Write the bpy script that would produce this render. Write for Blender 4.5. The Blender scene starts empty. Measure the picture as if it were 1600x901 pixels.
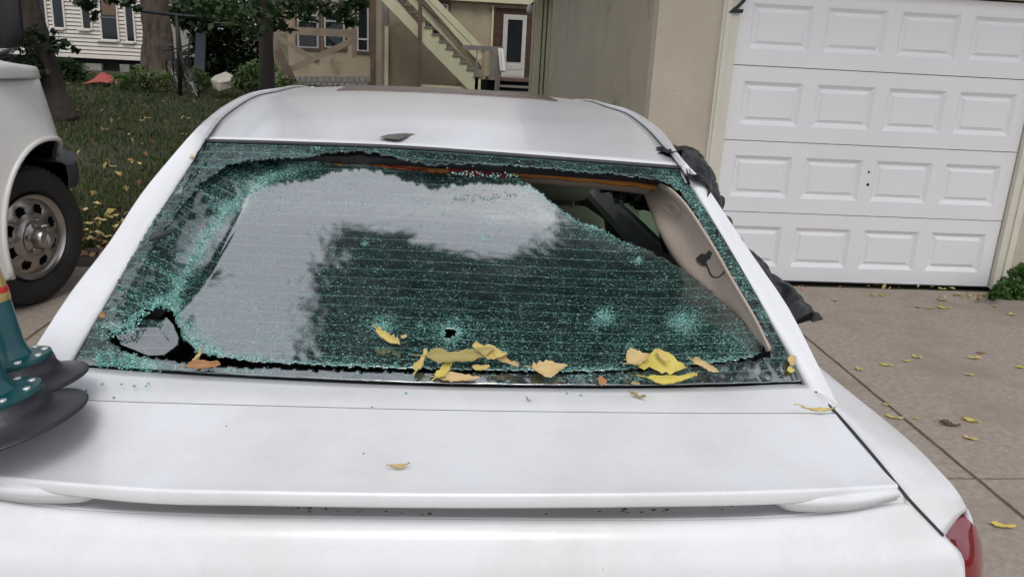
import bpy, math, random
import numpy as np
from mathutils import Vector, Matrix, noise as mnoise
random.seed(7); rng = np.random.default_rng(7)
R_ = math.radians
sc = bpy.context.scene
col = sc.collection

# ---------------------------------------------------------------- camera
# real-world frame: x right, y ahead of the car's tail, z up, eye 1.75 m above the drive
FPX, CX, CY = 1280., 800., 450.5
EYE = np.array([0, 0, 1.75])
_d = np.array([570-CX, 4750-CY, FPX]); _d /= np.linalg.norm(_d)
_yf = -(FPX*FPX+(570-CX)*(700-CX))/(4750-CY)
_f = np.array([700-CX, _yf, FPX]); _f /= np.linalg.norm(_f)
CR = np.stack([np.cross(_d, _f), _f, -_d], axis=1)      # columns: world axes seen by the camera (x right, y down, z ahead)
cam = bpy.data.cameras.new('camera'); co = bpy.data.objects.new('camera', cam); col.objects.link(co)
cam.sensor_width = 36; cam.lens = 36*FPX/1600; cam.clip_start = .05; cam.clip_end = 2000
m = Matrix.Identity(4)
for i in range(3):
    m[i][0] = CR[0][i]; m[i][1] = -CR[1][i]; m[i][2] = -CR[2][i]; m[i][3] = EYE[i]
co.matrix_world = m; sc.camera = co

# ---------------------------------------------------------------- world, sun, exposure
SUN_EL, SUN_AZ = 52, 180       # soft overcast light from high behind the camera
w = bpy.data.worlds.new('World'); sc.world = w; w.use_nodes = True
nt = w.node_tree; bg = nt.nodes['Background']
sky = nt.nodes.new('ShaderNodeTexSky'); sky.sky_type = 'NISHITA'; sky.sun_disc = False
sky.sun_elevation = R_(SUN_EL); sky.sun_rotation = R_(SUN_AZ); sky.air_density = 1; sky.dust_density = 9; sky.ozone_density = 1
hs = nt.nodes.new('ShaderNodeHueSaturation'); hs.inputs['Saturation'].default_value = .22
nt.links.new(sky.outputs[0], hs.inputs['Color']); ov = nt.nodes.new('ShaderNodeMixRGB'); ov.inputs[0].default_value = .75; ov.inputs[2].default_value = (6.0, 6.2, 6.9, 1)   # even cloud cover
nt.links.new(hs.outputs[0], ov.inputs[1]); nt.links.new(ov.outputs[0], bg.inputs[0])
bg.inputs[1].default_value = .1
sl = bpy.data.lights.new('sun', 'SUN'); sl.energy = .6; sl.angle = R_(22); sl.color = (1, .97, .92)
so = bpy.data.objects.new('sun', sl); col.objects.link(so)
az, el = R_(SUN_AZ), R_(SUN_EL)
sdir = Vector((math.sin(az)*math.cos(el), math.cos(az)*math.cos(el), math.sin(el)))
so.rotation_euler = sdir.to_track_quat('Z', 'Y').to_euler()
sc.view_settings.view_transform = 'Standard'; sc.view_settings.look = 'None'
sc.view_settings.exposure = 0.56; sc.view_settings.gamma = 1

# ---------------------------------------------------------------- helpers
def proj(p):
    q = CR@(np.asarray(p, float)-EYE); return CX+FPX*q[0]/q[2], CY+FPX*q[1]/q[2]
def proja(P):
    q = (P-EYE)@CR.T; return np.stack([CX+FPX*q[:, 0]/q[:, 2], CY+FPX*q[:, 1]/q[:, 2]], 1)
def P(px, py, x=None, y=None, z=None):
    r = CR.T@np.array([px-CX, py-CY, FPX])
    t = (x-EYE[0])/r[0] if x is not None else (y-EYE[1])/r[1] if y is not None else (z-EYE[2])/r[2]
    return EYE+t*r
def gz(y, x=0):
    t = min(max((y-8)/16, 0), 1); return .3*t*t*(3-2*t)
def gpt(px, py):
    z = 0
    for _ in range(8):
        p = P(px, py, z=z); z = gz(p[1])
    return np.array([p[0], p[1], z])
def inpoly(pts, poly):
    pts = np.asarray(pts, float); r = np.zeros(len(pts), bool); poly = np.asarray(poly, float); j = len(poly)-1
    for i in range(len(poly)):
        a, b = poly[i], poly[j]
        c = ((a[1] > pts[:, 1]) != (b[1] > pts[:, 1]))
        with np.errstate(divide='ignore', invalid='ignore'):
            xx = (b[0]-a[0])*(pts[:, 1]-a[1])/(b[1]-a[1])+a[0]
        r ^= c & (pts[:, 0] < xx); j = i
    return r
def segdist(pts, line):
    d = np.full(len(pts), 1e9); line = np.asarray(line, float)
    for a, b in zip(line[:-1], line[1:]):
        ab = b-a; t = np.clip(((pts-a)@ab)/(ab@ab), 0, 1)
        d = np.minimum(d, np.linalg.norm(pts-(a+t[:, None]*ab), axis=1))
    return d
def lerp(a, b, t): return np.asarray(a, float)*(1-t)+np.asarray(b, float)*t
def cr(pts, n):
    """Catmull-Rom through pts, n samples per span"""
    p = [np.asarray(q, float) for q in pts]; p = [2*p[0]-p[1]]+p+[2*p[-1]-p[-2]]; out = []
    for i in range(1, len(p)-2):
        for k in range(n):
            t = k/n
            out.append(.5*((2*p[i])+(-p[i-1]+p[i+1])*t+(2*p[i-1]-5*p[i]+4*p[i+1]-p[i+2])*t*t+(-p[i-1]+3*p[i]-3*p[i+1]+p[i+2])*t**3))
    out.append(p[-2]); return out
def interp(pts, t):
    """point at parameter t in 0..1 on polyline/curve pts (by index)"""
    f = t*(len(pts)-1); i = min(int(f), len(pts)-2); return lerp(pts[i], pts[i+1], f-i)

class MB:
    def __init__(s): s.v = []; s.f = []; s.m = []; s.uv = None
    def add(s, vs, fs, mi=0):
        o = len(s.v); s.v += [tuple(map(float, q)) for q in vs]; s.f += [tuple(i+o for i in f) for f in fs]; s.m += [mi]*len(fs); return s
    def box(s, a, b, mi=0, rot=None, c=None):
        (x0, y0, z0), (x1, y1, z1) = a, b
        vs = [(x0, y0, z0), (x1, y0, z0), (x1, y1, z0), (x0, y1, z0), (x0, y0, z1), (x1, y0, z1), (x1, y1, z1), (x0, y1, z1)]
        if rot is not None: vs = [tuple(rot@Vector(v)+Vector(c)) for v in vs]
        return s.add(vs, [(0, 3, 2, 1), (4, 5, 6, 7), (0, 1, 5, 4), (1, 2, 6, 5), (2, 3, 7, 6), (3, 0, 4, 7)], mi)
    def beam(s, a, b, wd, th, mi=0, up=(0, 1, 0)):
        a, b = Vector(a), Vector(b); d = (b-a); L = d.length; d.normalize(); u = Vector(up); u = (u-d*u.dot(d)).normalized(); r = d.cross(u)
        M = Matrix((d, u, r)).transposed(); return s.box((0, -th/2, -wd/2), (L, th/2, wd/2), mi, M, a)
    def tube(s, pts, rad, n=8, mi=0, cap=True):
        pts = [Vector(p) for p in pts]; k = len(pts); rad = rad if hasattr(rad, '__len__') else [rad]*k
        vs = []; u = None
        for i, p in enumerate(pts):
            d = (pts[min(i+1, k-1)]-pts[max(i-1, 0)]).normalized()
            if u is None: u = d.orthogonal().normalized()
            u = (u-d*u.dot(d)).normalized(); r = d.cross(u)
            for j in range(n):
                a = 2*math.pi*j/n; vs.append(p+(u*math.cos(a)+r*math.sin(a))*rad[i])
        fs = [(i*n+j, i*n+(j+1) % n, (i+1)*n+(j+1) % n, (i+1)*n+j) for i in range(k-1) for j in range(n)]
        if cap: fs += [tuple(range(n))[::-1], tuple(range((k-1)*n, k*n))]
        return s.add(vs, fs, mi)
    def grid(s, rows, mi=0, closed=False):
        nr, nc = len(rows), len(rows[0]); vs = [p for r in rows for p in r]
        fs = [(i*nc+j, i*nc+j+1, (i+1)*nc+j+1, (i+1)*nc+j) for i in range(nr-1) for j in range(nc-1)]
        if closed: fs += [(i*nc+nc-1, i*nc, (i+1)*nc, (i+1)*nc+nc-1) for i in range(nr-1)]
        return s.add(vs, fs, mi)
    def patch(s, rows, n=6, m_=6, mi=0):
        a = [cr(r, n) for r in rows]; cols = list(zip(*a)); b = [cr(c, m_) for c in cols]
        return s.grid(list(zip(*b)), mi)
    def lathe(s, prof, M, n=32, mi=0):
        """prof: (radius, height) pairs; M: 4x4"""
        rows = [[M@Vector((r*math.cos(2*math.pi*j/n), r*math.sin(2*math.pi*j/n), h)) for j in range(n)] for r, h in prof]
        return s.grid(rows, mi, True)
    def prism(s, poly, a, b, axis=1, mi=0):
        """poly in the plane perpendicular to axis, extruded a..b"""
        def q(p, t): r = list(p); r.insert(axis, t); return tuple(r)
        n = len(poly); vs = [q(p, a) for p in poly]+[q(p, b) for p in poly]
        return s.add(vs, [tuple(range(n)), tuple(range(n, 2*n))[::-1]]+[(i, i+n, (i+1) % n+n, (i+1) % n) for i in range(n)], mi)
    def build(s, name, mats, parent=None, smooth=False, bevel=0, solid=0, label=None, cat=None, group=None, kind=None, recalc=True, origin=None, autosmooth=40):
        me = bpy.data.meshes.new(name); v = np.array(s.v, float)
        o = bpy.data.objects.new(name, me); col.objects.link(o)
        if parent is not None:
            o.parent = parent; off = WM[parent.name]; inv = off.inverted()
            v = np.array([tuple(inv@Vector(q)) for q in v]); WM[o.name] = off.copy()
        else:
            org = Vector(origin) if origin is not None else Vector(((v[:, 0].min()+v[:, 0].max())/2, (v[:, 1].min()+v[:, 1].max())/2, v[:, 2].min()))
            v = v-np.array(org); o.location = org; WM[o.name] = Matrix.Translation(org)
        me.from_pydata([tuple(q) for q in v], [], s.f)
        for mm in (mats if isinstance(mats, (list, tuple)) else [mats]): me.materials.append(mm)
        if any(s.m): me.polygons.foreach_set('material_index', s.m)
        if recalc:
            import bmesh
            bm = bmesh.new(); bm.from_mesh(me); bmesh.ops.recalc_face_normals(bm, faces=bm.faces); bm.to_mesh(me); bm.free()
        if smooth:
            me.polygons.foreach_set('use_smooth', [True]*len(me.polygons))
            if smooth == 'auto': me.set_sharp_from_angle(angle=R_(autosmooth))
        if solid:
            md = o.modifiers.new('thick', 'SOLIDIFY'); md.thickness = abs(solid); md.offset = -1 if solid > 0 else 1
        if bevel:
            md = o.modifiers.new('bevel', 'BEVEL'); md.width = bevel; md.segments = 2; md.limit_method = 'ANGLE'
        tag(o, label, cat, group, kind)
        return o
WM = {}
def tag(o, label=None, cat=None, group=None, kind=None):
    for k, v in (('label', label), ('category', cat), ('group', group), ('kind', kind)):
        if v: o[k] = v
    return o
def empty(name, loc, label, cat, group=None, rz=0):
    o = bpy.data.objects.new(name, None); col.objects.link(o); o.location = Vector(loc); o.rotation_euler = (0, 0, rz); o.empty_display_size = .2
    WM[o.name] = Matrix.Translation(Vector(loc))@Matrix.Rotation(rz, 4, 'Z'); return tag(o, label, cat, group)
def quadmesh(name, V, nv, mats, parent=None, idx=None, kind=None, smooth=False, **kw):
    """V: (N*nv,3) world vertices, faces of nv vertices each, fast"""
    me = bpy.data.meshes.new(name); o = bpy.data.objects.new(name, me); col.objects.link(o)
    V = np.asarray(V, float)
    if parent is not None:
        o.parent = parent; inv = np.array(WM[parent.name].inverted()); V = V@inv[:3, :3].T+inv[:3, 3]; WM[o.name] = WM[parent.name].copy()
    else: WM[o.name] = Matrix.Identity(4)
    N = len(V)//nv; me.vertices.add(len(V)); me.vertices.foreach_set('co', V.astype('f').ravel())
    me.loops.add(len(V)); me.loops.foreach_set('vertex_index', np.arange(len(V), dtype='i'))
    me.polygons.add(N); me.polygons.foreach_set('loop_start', np.arange(0, N*nv, nv, dtype='i'))
    for mm in (mats if isinstance(mats, (list, tuple)) else [mats]): me.materials.append(mm)
    if idx is not None: me.polygons.foreach_set('material_index', np.asarray(idx, dtype='i'))
    me.update(); me.validate()
    tag(o, kw.get('label'), kw.get('cat'), kw.get('group'), kind); return o

# ---------------------------------------------------------------- materials
def nodes(name):
    m_ = bpy.data.materials.new(name); m_.use_nodes = True; return m_, m_.node_tree, m_.node_tree.nodes['Principled BSDF']
def N(nt_, t, **k):
    n_ = nt_.nodes.new(t)
    for a, b in k.items():
        if a.startswith('i_'): n_.inputs[a[2:].replace('_', ' ')].default_value = b
        else: setattr(n_, a, b)
    return n_
def mat(name, c1, c2=None, scale=5, rough=.6, bump=0, bscale=None, metal=0, coat=0, spec=.5, stretch=(1, 1, 1), rnd=0, trans=0, detail=6, c3=None, s3=1, t3=.6, sheen=0):
    m_, t, b = nodes(name); L = t.links.new
    b.inputs['Roughness'].default_value = rough; b.inputs['Metallic'].default_value = metal; b.inputs['Coat Weight'].default_value = coat
    b.inputs['Coat Roughness'].default_value = .06; b.inputs['Specular IOR Level'].default_value = spec
    c1 = tuple(c1)+(1,); c2 = tuple(c2 or c1[:3])+(1,)
    tc = N(t, 'ShaderNodeTexCoord'); mp = N(t, 'ShaderNodeMapping'); mp.inputs['Scale'].default_value = stretch; L(tc.outputs['Object'], mp.inputs[0])
    nz = N(t, 'ShaderNodeTexNoise', i_Scale=scale, i_Detail=detail, i_Roughness=.6); L(mp.outputs[0], nz.inputs[0])
    rp = N(t, 'ShaderNodeValToRGB'); rp.color_ramp.elements[0].color = c1; rp.color_ramp.elements[1].color = c2
    rp.color_ramp.elements[0].position = .32; rp.color_ramp.elements[1].position = .68
    L(nz.outputs[0], rp.inputs[0]); out = rp.outputs[0]
    if c3:
        n3 = N(t, 'ShaderNodeTexNoise', i_Scale=s3, i_Detail=5, i_Roughness=.7); L(mp.outputs[0], n3.inputs[0])
        r3 = N(t, 'ShaderNodeValToRGB'); r3.color_ramp.elements[0].position = t3; r3.color_ramp.elements[1].position = min(1, t3+.12)
        L(n3.outputs[0], r3.inputs[0]); mx = N(t, 'ShaderNodeMixRGB'); L(r3.outputs[0], mx.inputs[0]); L(out, mx.inputs[1]); mx.inputs[2].default_value = tuple(c3)+(1,); out = mx.outputs[0]
    if rnd:
        gi = N(t, 'ShaderNodeNewGeometry'); mr = N(t, 'ShaderNodeMapRange'); mr.inputs[3].default_value = 1-rnd; mr.inputs[4].default_value = 1+rnd
        L(gi.outputs['Random Per Island'], mr.inputs[0]); hv = N(t, 'ShaderNodeHueSaturation'); L(out, hv.inputs['Color']); L(mr.outputs[0], hv.inputs['Value'])
        m2 = N(t, 'ShaderNodeMapRange'); m2.inputs[3].default_value = .5-rnd*.08; m2.inputs[4].default_value = .5+rnd*.05; L(gi.outputs['Random Per Island'], m2.inputs[0]); L(m2.outputs[0], hv.inputs['Hue']); out = hv.outputs[0]
    L(out, b.inputs['Base Color'])
    if bump:
        nb = N(t, 'ShaderNodeTexNoise', i_Scale=bscale or scale*4, i_Detail=6, i_Roughness=.65); L(mp.outputs[0], nb.inputs[0])
        bp = N(t, 'ShaderNodeBump', i_Strength=min(1, bump), i_Distance=.01); L(nb.outputs[0], bp.inputs['Height']); L(bp.outputs[0], b.inputs['Normal'])
    if trans:
        tr = N(t, 'ShaderNodeBsdfTranslucent'); L(out, tr.inputs[0]); ms = N(t, 'ShaderNodeMixShader'); ms.inputs[0].default_value = trans
        L(b.outputs[0], ms.inputs[1]); L(tr.outputs[0], ms.inputs[2]); L(ms.outputs[0], t.nodes['Material Output'].inputs[0])
    return m_

M = {}
def paint(name, base, speck=True, rough=.28):
    m_, t, b = nodes(name); L = t.links.new
    tc = N(t, 'ShaderNodeTexCoord')
    fine = N(t, 'ShaderNodeTexNoise', i_Scale=900, i_Detail=2); L(tc.outputs['Object'], fine.inputs[0])
    big = N(t, 'ShaderNodeTexNoise', i_Scale=3.2, i_Detail=7, i_Roughness=.7); L(tc.outputs['Object'], big.inputs[0])
    mx = N(t, 'ShaderNodeMixRGB'); mx.inputs[1].default_value = tuple(c*.9 for c in base)+(1,); mx.inputs[2].default_value = tuple(min(1, c*1.04) for c in base)+(1,)
    rr = N(t, 'ShaderNodeMapRange'); rr.inputs[1].default_value = .3; rr.inputs[2].default_value = .7; L(fine.outputs[0], rr.inputs[0]); L(rr.outputs[0], mx.inputs[0])
    dirt = N(t, 'ShaderNodeMixRGB', blend_type='MULTIPLY'); L(mx.outputs[0], dirt.inputs[1]); dirt.inputs[2].default_value = (.86, .84, .79, 1)
    dr = N(t, 'ShaderNodeMapRange'); dr.inputs[1].default_value = .48; dr.inputs[2].default_value = .8; L(big.outputs[0], dr.inputs[0]); L(dr.outputs[0], dirt.inputs[0])
    # sparse grit specks
    vo = N(t, 'ShaderNodeTexVoronoi', i_Scale=26); L(tc.outputs['Object'], vo.inputs[0])
    wn = N(t, 'ShaderNodeSeparateColor'); L(vo.outputs['Color'], wn.inputs[0])
    rad = N(t, 'ShaderNodeMapRange'); rad.inputs[1].default_value = .72; rad.inputs[2].default_value = 1; rad.inputs[3].default_value = 0; rad.inputs[4].default_value = .055; L(wn.outputs[0], rad.inputs[0])
    lt = N(t, 'ShaderNodeMath', operation='LESS_THAN'); L(vo.outputs['Distance'], lt.inputs[0]); L(rad.outputs[0], lt.inputs[1])
    sp = N(t, 'ShaderNodeMixRGB'); L(lt.outputs[0], sp.inputs[0]); L(dirt.outputs[0], sp.inputs[1]); sp.inputs[2].default_value = (.16, .15, .13, 1)
    L(sp.outputs[0] if speck else dirt.outputs[0], b.inputs['Base Color'])
    b.inputs['Roughness'].default_value = rough; b.inputs['Coat Weight'].default_value = .4; b.inputs['Coat Roughness'].default_value = .10
    bp = N(t, 'ShaderNodeBump', i_Strength=.04, i_Distance=.002); L(fine.outputs[0], bp.inputs['Height']); L(bp.outputs[0], b.inputs['Normal'])
    return m_
M['white'] = paint('white_paint', (.77, .78, .80))
M['vanwhite'] = paint('van_paint', (.72, .71, .69), rough=.4)
M['black'] = mat('black_rubber', (.012, .012, .014), (.02, .02, .022), 30, .55, .2)
M['trimblack'] = mat('black_trim', (.01, .01, .011), None, 10, .3)
M['cup'] = mat('cup_rubber', (.014, .013, .018), (.026, .025, .032), 9, .42, .15, 60)
M['teal'] = mat('teal_metal', (.0, .055, .065), (.001, .072, .082), 14, .38, .1, 50, c3=(.012, .03, .035), s3=22, t3=.55, coat=.2)
M['gold'] = mat('gold_band', (.42, .30, .08), (.5, .38, .13), 30, .4, .1, metal=.4)
M['red'] = mat('red_ring', (.45, .015, .01), None, 10, .4)
M['steel'] = mat('screw_steel', (.75, .75, .72), (.5, .5, .48), 60, .35, metal=.5)
M['interior'] = mat('dark_cloth', (.022, .020, .019), (.032, .03, .028), 60, .9, .3)
M['beige'] = mat('beige_trim', (.40, .33, .27), (.44, .365, .30), 5, .7, .15, 300)
M['seat'] = mat('seat_cloth', (.40, .35, .27), (.46, .40, .31), 12, .8, .2, 200)
M['orange'] = mat('orange_foam', (.72, .26, .05), (.80, .36, .10), 30, .6, .4)
M['bag'] = mat('black_plastic', (.006, .006, .007), (.010, .010, .012), 6, .3, .3, 40, spec=.25)
M['sunroof'] = mat('sunroof_brown', (.12, .09, .075), (.15, .115, .095), 4, .35)
M['taillight'] = mat('red_lens', (.15, .003, .008), (.20, .006, .012), 6, .1, coat=1)
M['taildark'] = mat('dark_red_lens', (.05, .002, .006), None, 6, .12, coat=.5)
M['redlens'] = mat('brake_lens', (.38, .006, .02), (.55, .03, .05), 40, .2, .5, 90)
M['concrete'] = mat('concrete', (.34, .28, .23), (.47, .40, .335), 28, .9, .8, 160, c3=(.35, .285, .225), s3=1.3, t3=.5)
M['joint'] = mat('joint_dirt', (.13, .085, .05), (.24, .16, .095), 40, .95, .8, 120)
M['soil'] = mat('soil', (.05, .037, .026), (.09, .065, .045), 6, .95, .8, 60)
M['ground'] = mat('grass_soil', (.028, .034, .014), (.055, .05, .024), 2.2, .95, .8, 70)
M['grass'] = mat('grass_blades', (.042, .066, .016), (.072, .095, .026), .7, .7, rnd=.35, trans=.25)
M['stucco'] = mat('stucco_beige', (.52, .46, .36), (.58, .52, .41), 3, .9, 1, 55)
M['stuccodullshade'] = mat('stucco_dull_shaded', (.42, .365, .27), (.48, .42, .315), 1.2, .9, .6, 30, c3=(.30, .25, .17), s3=.9, t3=.55)  # garage side wall's shade put into the colour; annex shares this dull tone
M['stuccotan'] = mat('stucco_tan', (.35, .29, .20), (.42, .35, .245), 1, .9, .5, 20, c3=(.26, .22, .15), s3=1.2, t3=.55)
M['creamwood'] = mat('cream_wood', (.50, .48, .31), (.58, .55, .37), 3, .7, .3, 40, stretch=(1, 1, .3), c3=(.3, .24, .14), s3=4, t3=.68)
M['brownwood'] = mat('brown_wood', (.10, .065, .045), (.15, .10, .07), 3, .8, .4, 30)
M['lightwood'] = mat('weathered_wood', (.26, .20, .14), (.35, .28, .20), 3, .8, .4, 30)
M['greywood'] = mat('grey_wood', (.16, .145, .125), (.23, .21, .18), 3, .85, .4, 30)
M['shingle'] = mat('brown_shingle', (.055, .028, .022), (.085, .045, .034), 8, .9, .5, 40)
M['doorwhite'] = mat('door_white', (.47, .45, .41), (.53, .51, .47), 3, .5)
M['gdoor'] = mat('garage_white', (.82, .825, .83), (.86, .86, .865), 1.3, .5, .08, 90, c3=(.66, .63, .57), s3=1.6, t3=.66)
M['jamb'] = mat('jamb_cream', (.66, .63, .52), (.72, .69, .59), 3, .7, .3, 40, c3=(.24, .19, .13), s3=9, t3=.69)
M['clap'] = mat('clapboard_white', (.72, .67, .60), (.80, .75, .68), 1.3, .7, .1)
M['clapshade'] = mat('clapboard_shadow', (.20, .15, .12), None, 5, .9)  # dark colour for the shadow line painted in under each board
M['glassdark'] = mat('window_glass', (.008, .012, .014), (.02, .026, .028), .8, .04, spec=.5)
M['glassbrown'] = mat('window_blind', (.16, .10, .06), (.2, .13, .08), 2, .5)
M['block'] = mat('grey_block', (.22, .21, .19), (.32, .30, .27), 5, .95, .6, 40)
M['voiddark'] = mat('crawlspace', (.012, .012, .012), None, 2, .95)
M['bark'] = mat('bark', (.05, .037, .028), (.14, .105, .08), 9, .95, 1, 24, stretch=(1, 1, .22))
M['barkdark'] = mat('bark_dark', (.030, .024, .020), (.055, .044, .036), 6, .95, 1, 24, stretch=(1, 1, .25))
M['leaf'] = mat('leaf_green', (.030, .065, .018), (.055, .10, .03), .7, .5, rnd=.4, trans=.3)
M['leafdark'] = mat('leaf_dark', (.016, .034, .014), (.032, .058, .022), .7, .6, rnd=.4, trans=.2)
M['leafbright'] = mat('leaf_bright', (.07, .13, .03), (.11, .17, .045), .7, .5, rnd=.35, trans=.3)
M['bushgreen'] = mat('bush_green', (.05, .13, .025), (.09, .19, .045), 2, .45, rnd=.35, trans=.2)
M['yellow'] = mat('leaf_yellow', (.62, .48, .14), (.74, .62, .28), 18, .6, .4, 60, rnd=.12, c3=(.42, .22, .06), s3=28, t3=.6, trans=.15)
M['lemon'] = mat('leaf_lemon', (.66, .55, .10), (.74, .63, .18), 12, .55, .3, 60, c3=(.45, .30, .08), s3=30, t3=.66, trans=.15)
M['olive'] = mat('leaf_olive', (.36, .30, .10), (.46, .38, .16), 14, .6, .3, 60, trans=.1)
M['tan'] = mat('leaf_tan', (.34, .17, .07), (.46, .26, .12), 20, .65, .4, 60, c3=(.16, .07, .03), s3=30, t3=.62)
M['brownleaf'] = mat('leaf_brown', (.09, .055, .035), (.15, .09, .06), 20, .7, .4, 60)
M['peach'] = mat('leaf_peach', (.60, .42, .18), (.72, .57, .31), 16, .6, .4, 60, c3=(.35, .17, .07), s3=26, t3=.62, trans=.1)
M['litter'] = mat('litter_leaf', (.30, .20, .055), (.20, .12, .05), 1.5, .7, rnd=.5)
M['tyre'] = mat('tyre_rubber', (.014, .014, .014), (.022, .021, .02), 20, .75, .3, 80)
M['rim'] = mat('rim_steel', (.34, .32, .30), (.44, .42, .39), 5, .28, .05, metal=.9, c3=(.14, .11, .09), s3=9, t3=.6)
M['rustmud'] = mat('rusty_flap', (.10, .055, .04), (.15, .08, .05), 8, .9, .4)
M['bumper'] = mat('grey_plastic', (.035, .037, .042), (.05, .052, .058), 9, .6, .15)
M['cream_shell'] = mat('cream_shell', (.44, .41, .32), (.54, .50, .40), 4, .6, .2)
M['redcloth'] = mat('red_sheet', (.34, .05, .04), (.44, .09, .07), 10, .7, .3)
M['metalblack'] = mat('black_metal', (.012, .011, .01), None, 10, .5)
M['number'] = mat('number_black', (.006, .006, .006), None, 10, .4)
M['lamp'] = mat('lamp_white', (.5, .48, .42), None, 5, .4)
M['greyseam'] = mat('grey_seam', (.13, .13, .14), None, 10, .6)
M['gapgrey'] = mat('gap_shade', (.035, .036, .04), None, 10, .6)  # dark tone for the shade in the trunk lid gap
M['scuff'] = mat('scuffed_primer', (.10, .09, .08), (.19, .17, .15), 60, .6, .6, 120)

def crackmat(name, base=(.004, .016, .014), tint=(.045, .21, .175), thr0=.99, gloss=.24, roughg=.07):
    """tempered glass crazed into crumbs: attribute 'crush' raises how many crumbs show their broken edges"""
    m_, t, b = nodes(name); L = t.links.new
    uv = N(t, 'ShaderNodeUVMap'); uv.uv_map = 'UVMap'
    mp = N(t, 'ShaderNodeMapping'); mp.inputs['Scale'].default_value = (.5, 1, 1); L(uv.outputs[0], mp.inputs[0])
    nzw = N(t, 'ShaderNodeTexNoise', i_Scale=9, i_Detail=3); L(uv.outputs[0], nzw.inputs[0])
    vo = N(t, 'ShaderNodeTexVoronoi', i_Scale=680); L(mp.outputs[0], vo.inputs[0])
    se = N(t, 'ShaderNodeSeparateColor'); L(vo.outputs['Color'], se.inputs[0])
    cr_ = N(t, 'ShaderNodeAttribute'); cr_.attribute_name = 'crush'
    nz = N(t, 'ShaderNodeTexNoise', i_Scale=28, i_Detail=6, i_Roughness=.7); L(mp.outputs[0], nz.inputs[0])
    nc = N(t, 'ShaderNodeMapRange'); nc.inputs[1].default_value = .3; nc.inputs[2].default_value = .75; nc.inputs[3].default_value = -.05; nc.inputs[4].default_value = .08; L(nz.outputs[0], nc.inputs[0])
    # heater wires: crumbs lift along fine lines every 3 cm
    sx = N(t, 'ShaderNodeSeparateXYZ'); L(uv.outputs[0], sx.inputs[0])
    wv = N(t, 'ShaderNodeMath', operation='MULTIPLY'); wv.inputs[1].default_value = 31; L(sx.outputs[1], wv.inputs[0])
    fr = N(t, 'ShaderNodeMath', operation='FRACT'); L(wv.outputs[0], fr.inputs[0])
    ln = N(t, 'ShaderNodeMath', operation='LESS_THAN'); ln.inputs[1].default_value = .10; L(fr.outputs[0], ln.inputs[0])
    lm = N(t, 'ShaderNodeMath', operation='MULTIPLY'); lm.inputs[1].default_value = .13; L(ln.outputs[0], lm.inputs[0])
    a1 = N(t, 'ShaderNodeMath', operation='ADD'); L(cr_.outputs['Fac'], a1.inputs[0]); L(nc.outputs[0], a1.inputs[1])
    a2 = N(t, 'ShaderNodeMath', operation='ADD'); L(a1.outputs[0], a2.inputs[0]); L(lm.outputs[0], a2.inputs[1])
    th = N(t, 'ShaderNodeMath', operation='SUBTRACT'); th.inputs[0].default_value = thr0; L(a2.outputs[0], th.inputs[1])
    gt = N(t, 'ShaderNodeMath', operation='GREATER_THAN'); L(se.outputs[0], gt.inputs[0]); L(th.outputs[0], gt.inputs[1])
    # bright share of crumbs
    br = N(t, 'ShaderNodeMapRange'); br.inputs[1].default_value = .45; br.inputs[2].default_value = 1; L(se.outputs[1], br.inputs[0])
    sc_ = N(t, 'ShaderNodeMixRGB'); ba = N(t, 'ShaderNodeMath', operation='MULTIPLY_ADD', use_clamp=True); L(cr_.outputs['Fac'], ba.inputs[0]); ba.inputs[1].default_value = .55; L(br.outputs[0], ba.inputs[2]); L(ba.outputs[0], sc_.inputs[0]); sc_.inputs[1].default_value = tuple(tint)+(1,); sc_.inputs[2].default_value = (.40, .68, .62, 1)
    dk = N(t, 'ShaderNodeMixRGB'); L(se.outputs[2], dk.inputs[0]); dk.inputs[1].default_value = tuple(c*.35 for c in tint)+(1,); L(sc_.outputs[0], dk.inputs[2])
    mx = N(t, 'ShaderNodeMixRGB'); L(gt.outputs[0], mx.inputs[0]); mx.inputs[1].default_value = tuple(base)+(1,); L(dk.outputs[0], mx.inputs[2])
    ve = N(t, 'ShaderNodeTexVoronoi', i_Scale=170, feature='DISTANCE_TO_EDGE'); L(mp.outputs[0], ve.inputs[0])
    el_ = N(t, 'ShaderNodeMath', operation='LESS_THAN'); el_.inputs[1].default_value = .07; L(ve.outputs['Distance'], el_.inputs[0])
    ew = N(t, 'ShaderNodeMapRange'); ew.inputs[1].default_value = .35; ew.inputs[2].default_value = .65; ew.inputs[3].default_value = .0; ew.inputs[4].default_value = .32; L(nz.outputs[0], ew.inputs[0])
    lb = N(t, 'ShaderNodeMath', operation='MULTIPLY'); L(ln.outputs[0], lb.inputs[0]); lb.inputs[1].default_value = .30
    em = N(t, 'ShaderNodeMath', operation='MULTIPLY'); L(el_.outputs[0], em.inputs[0]); L(ew.outputs[0], em.inputs[1])
    ea = N(t, 'ShaderNodeMath', operation='MAXIMUM'); L(em.outputs[0], ea.inputs[0]); L(lb.outputs[0], ea.inputs[1])
    m3 = N(t, 'ShaderNodeMixRGB'); L(ea.outputs[0], m3.inputs[0]); L(mx.outputs[0], m3.inputs[1]); m3.inputs[2].default_value = (.20, .34, .32, 1)
    L(m3.outputs[0], b.inputs['Base Color']); b.inputs['Roughness'].default_value = .5; b.inputs['Specular IOR Level'].default_value = .2
    bp = N(t, 'ShaderNodeBump', i_Strength=.07, i_Distance=.0006); L(vo.outputs['Distance'], bp.inputs['Height'])
    gl = N(t, 'ShaderNodeBsdfGlossy'); gl.inputs['Roughness'].default_value = roughg; L(bp.outputs[0], gl.inputs['Normal'])
    fz = N(t, 'ShaderNodeLayerWeight', i_Blend=.35); L(bp.outputs[0], fz.inputs['Normal'])
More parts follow.
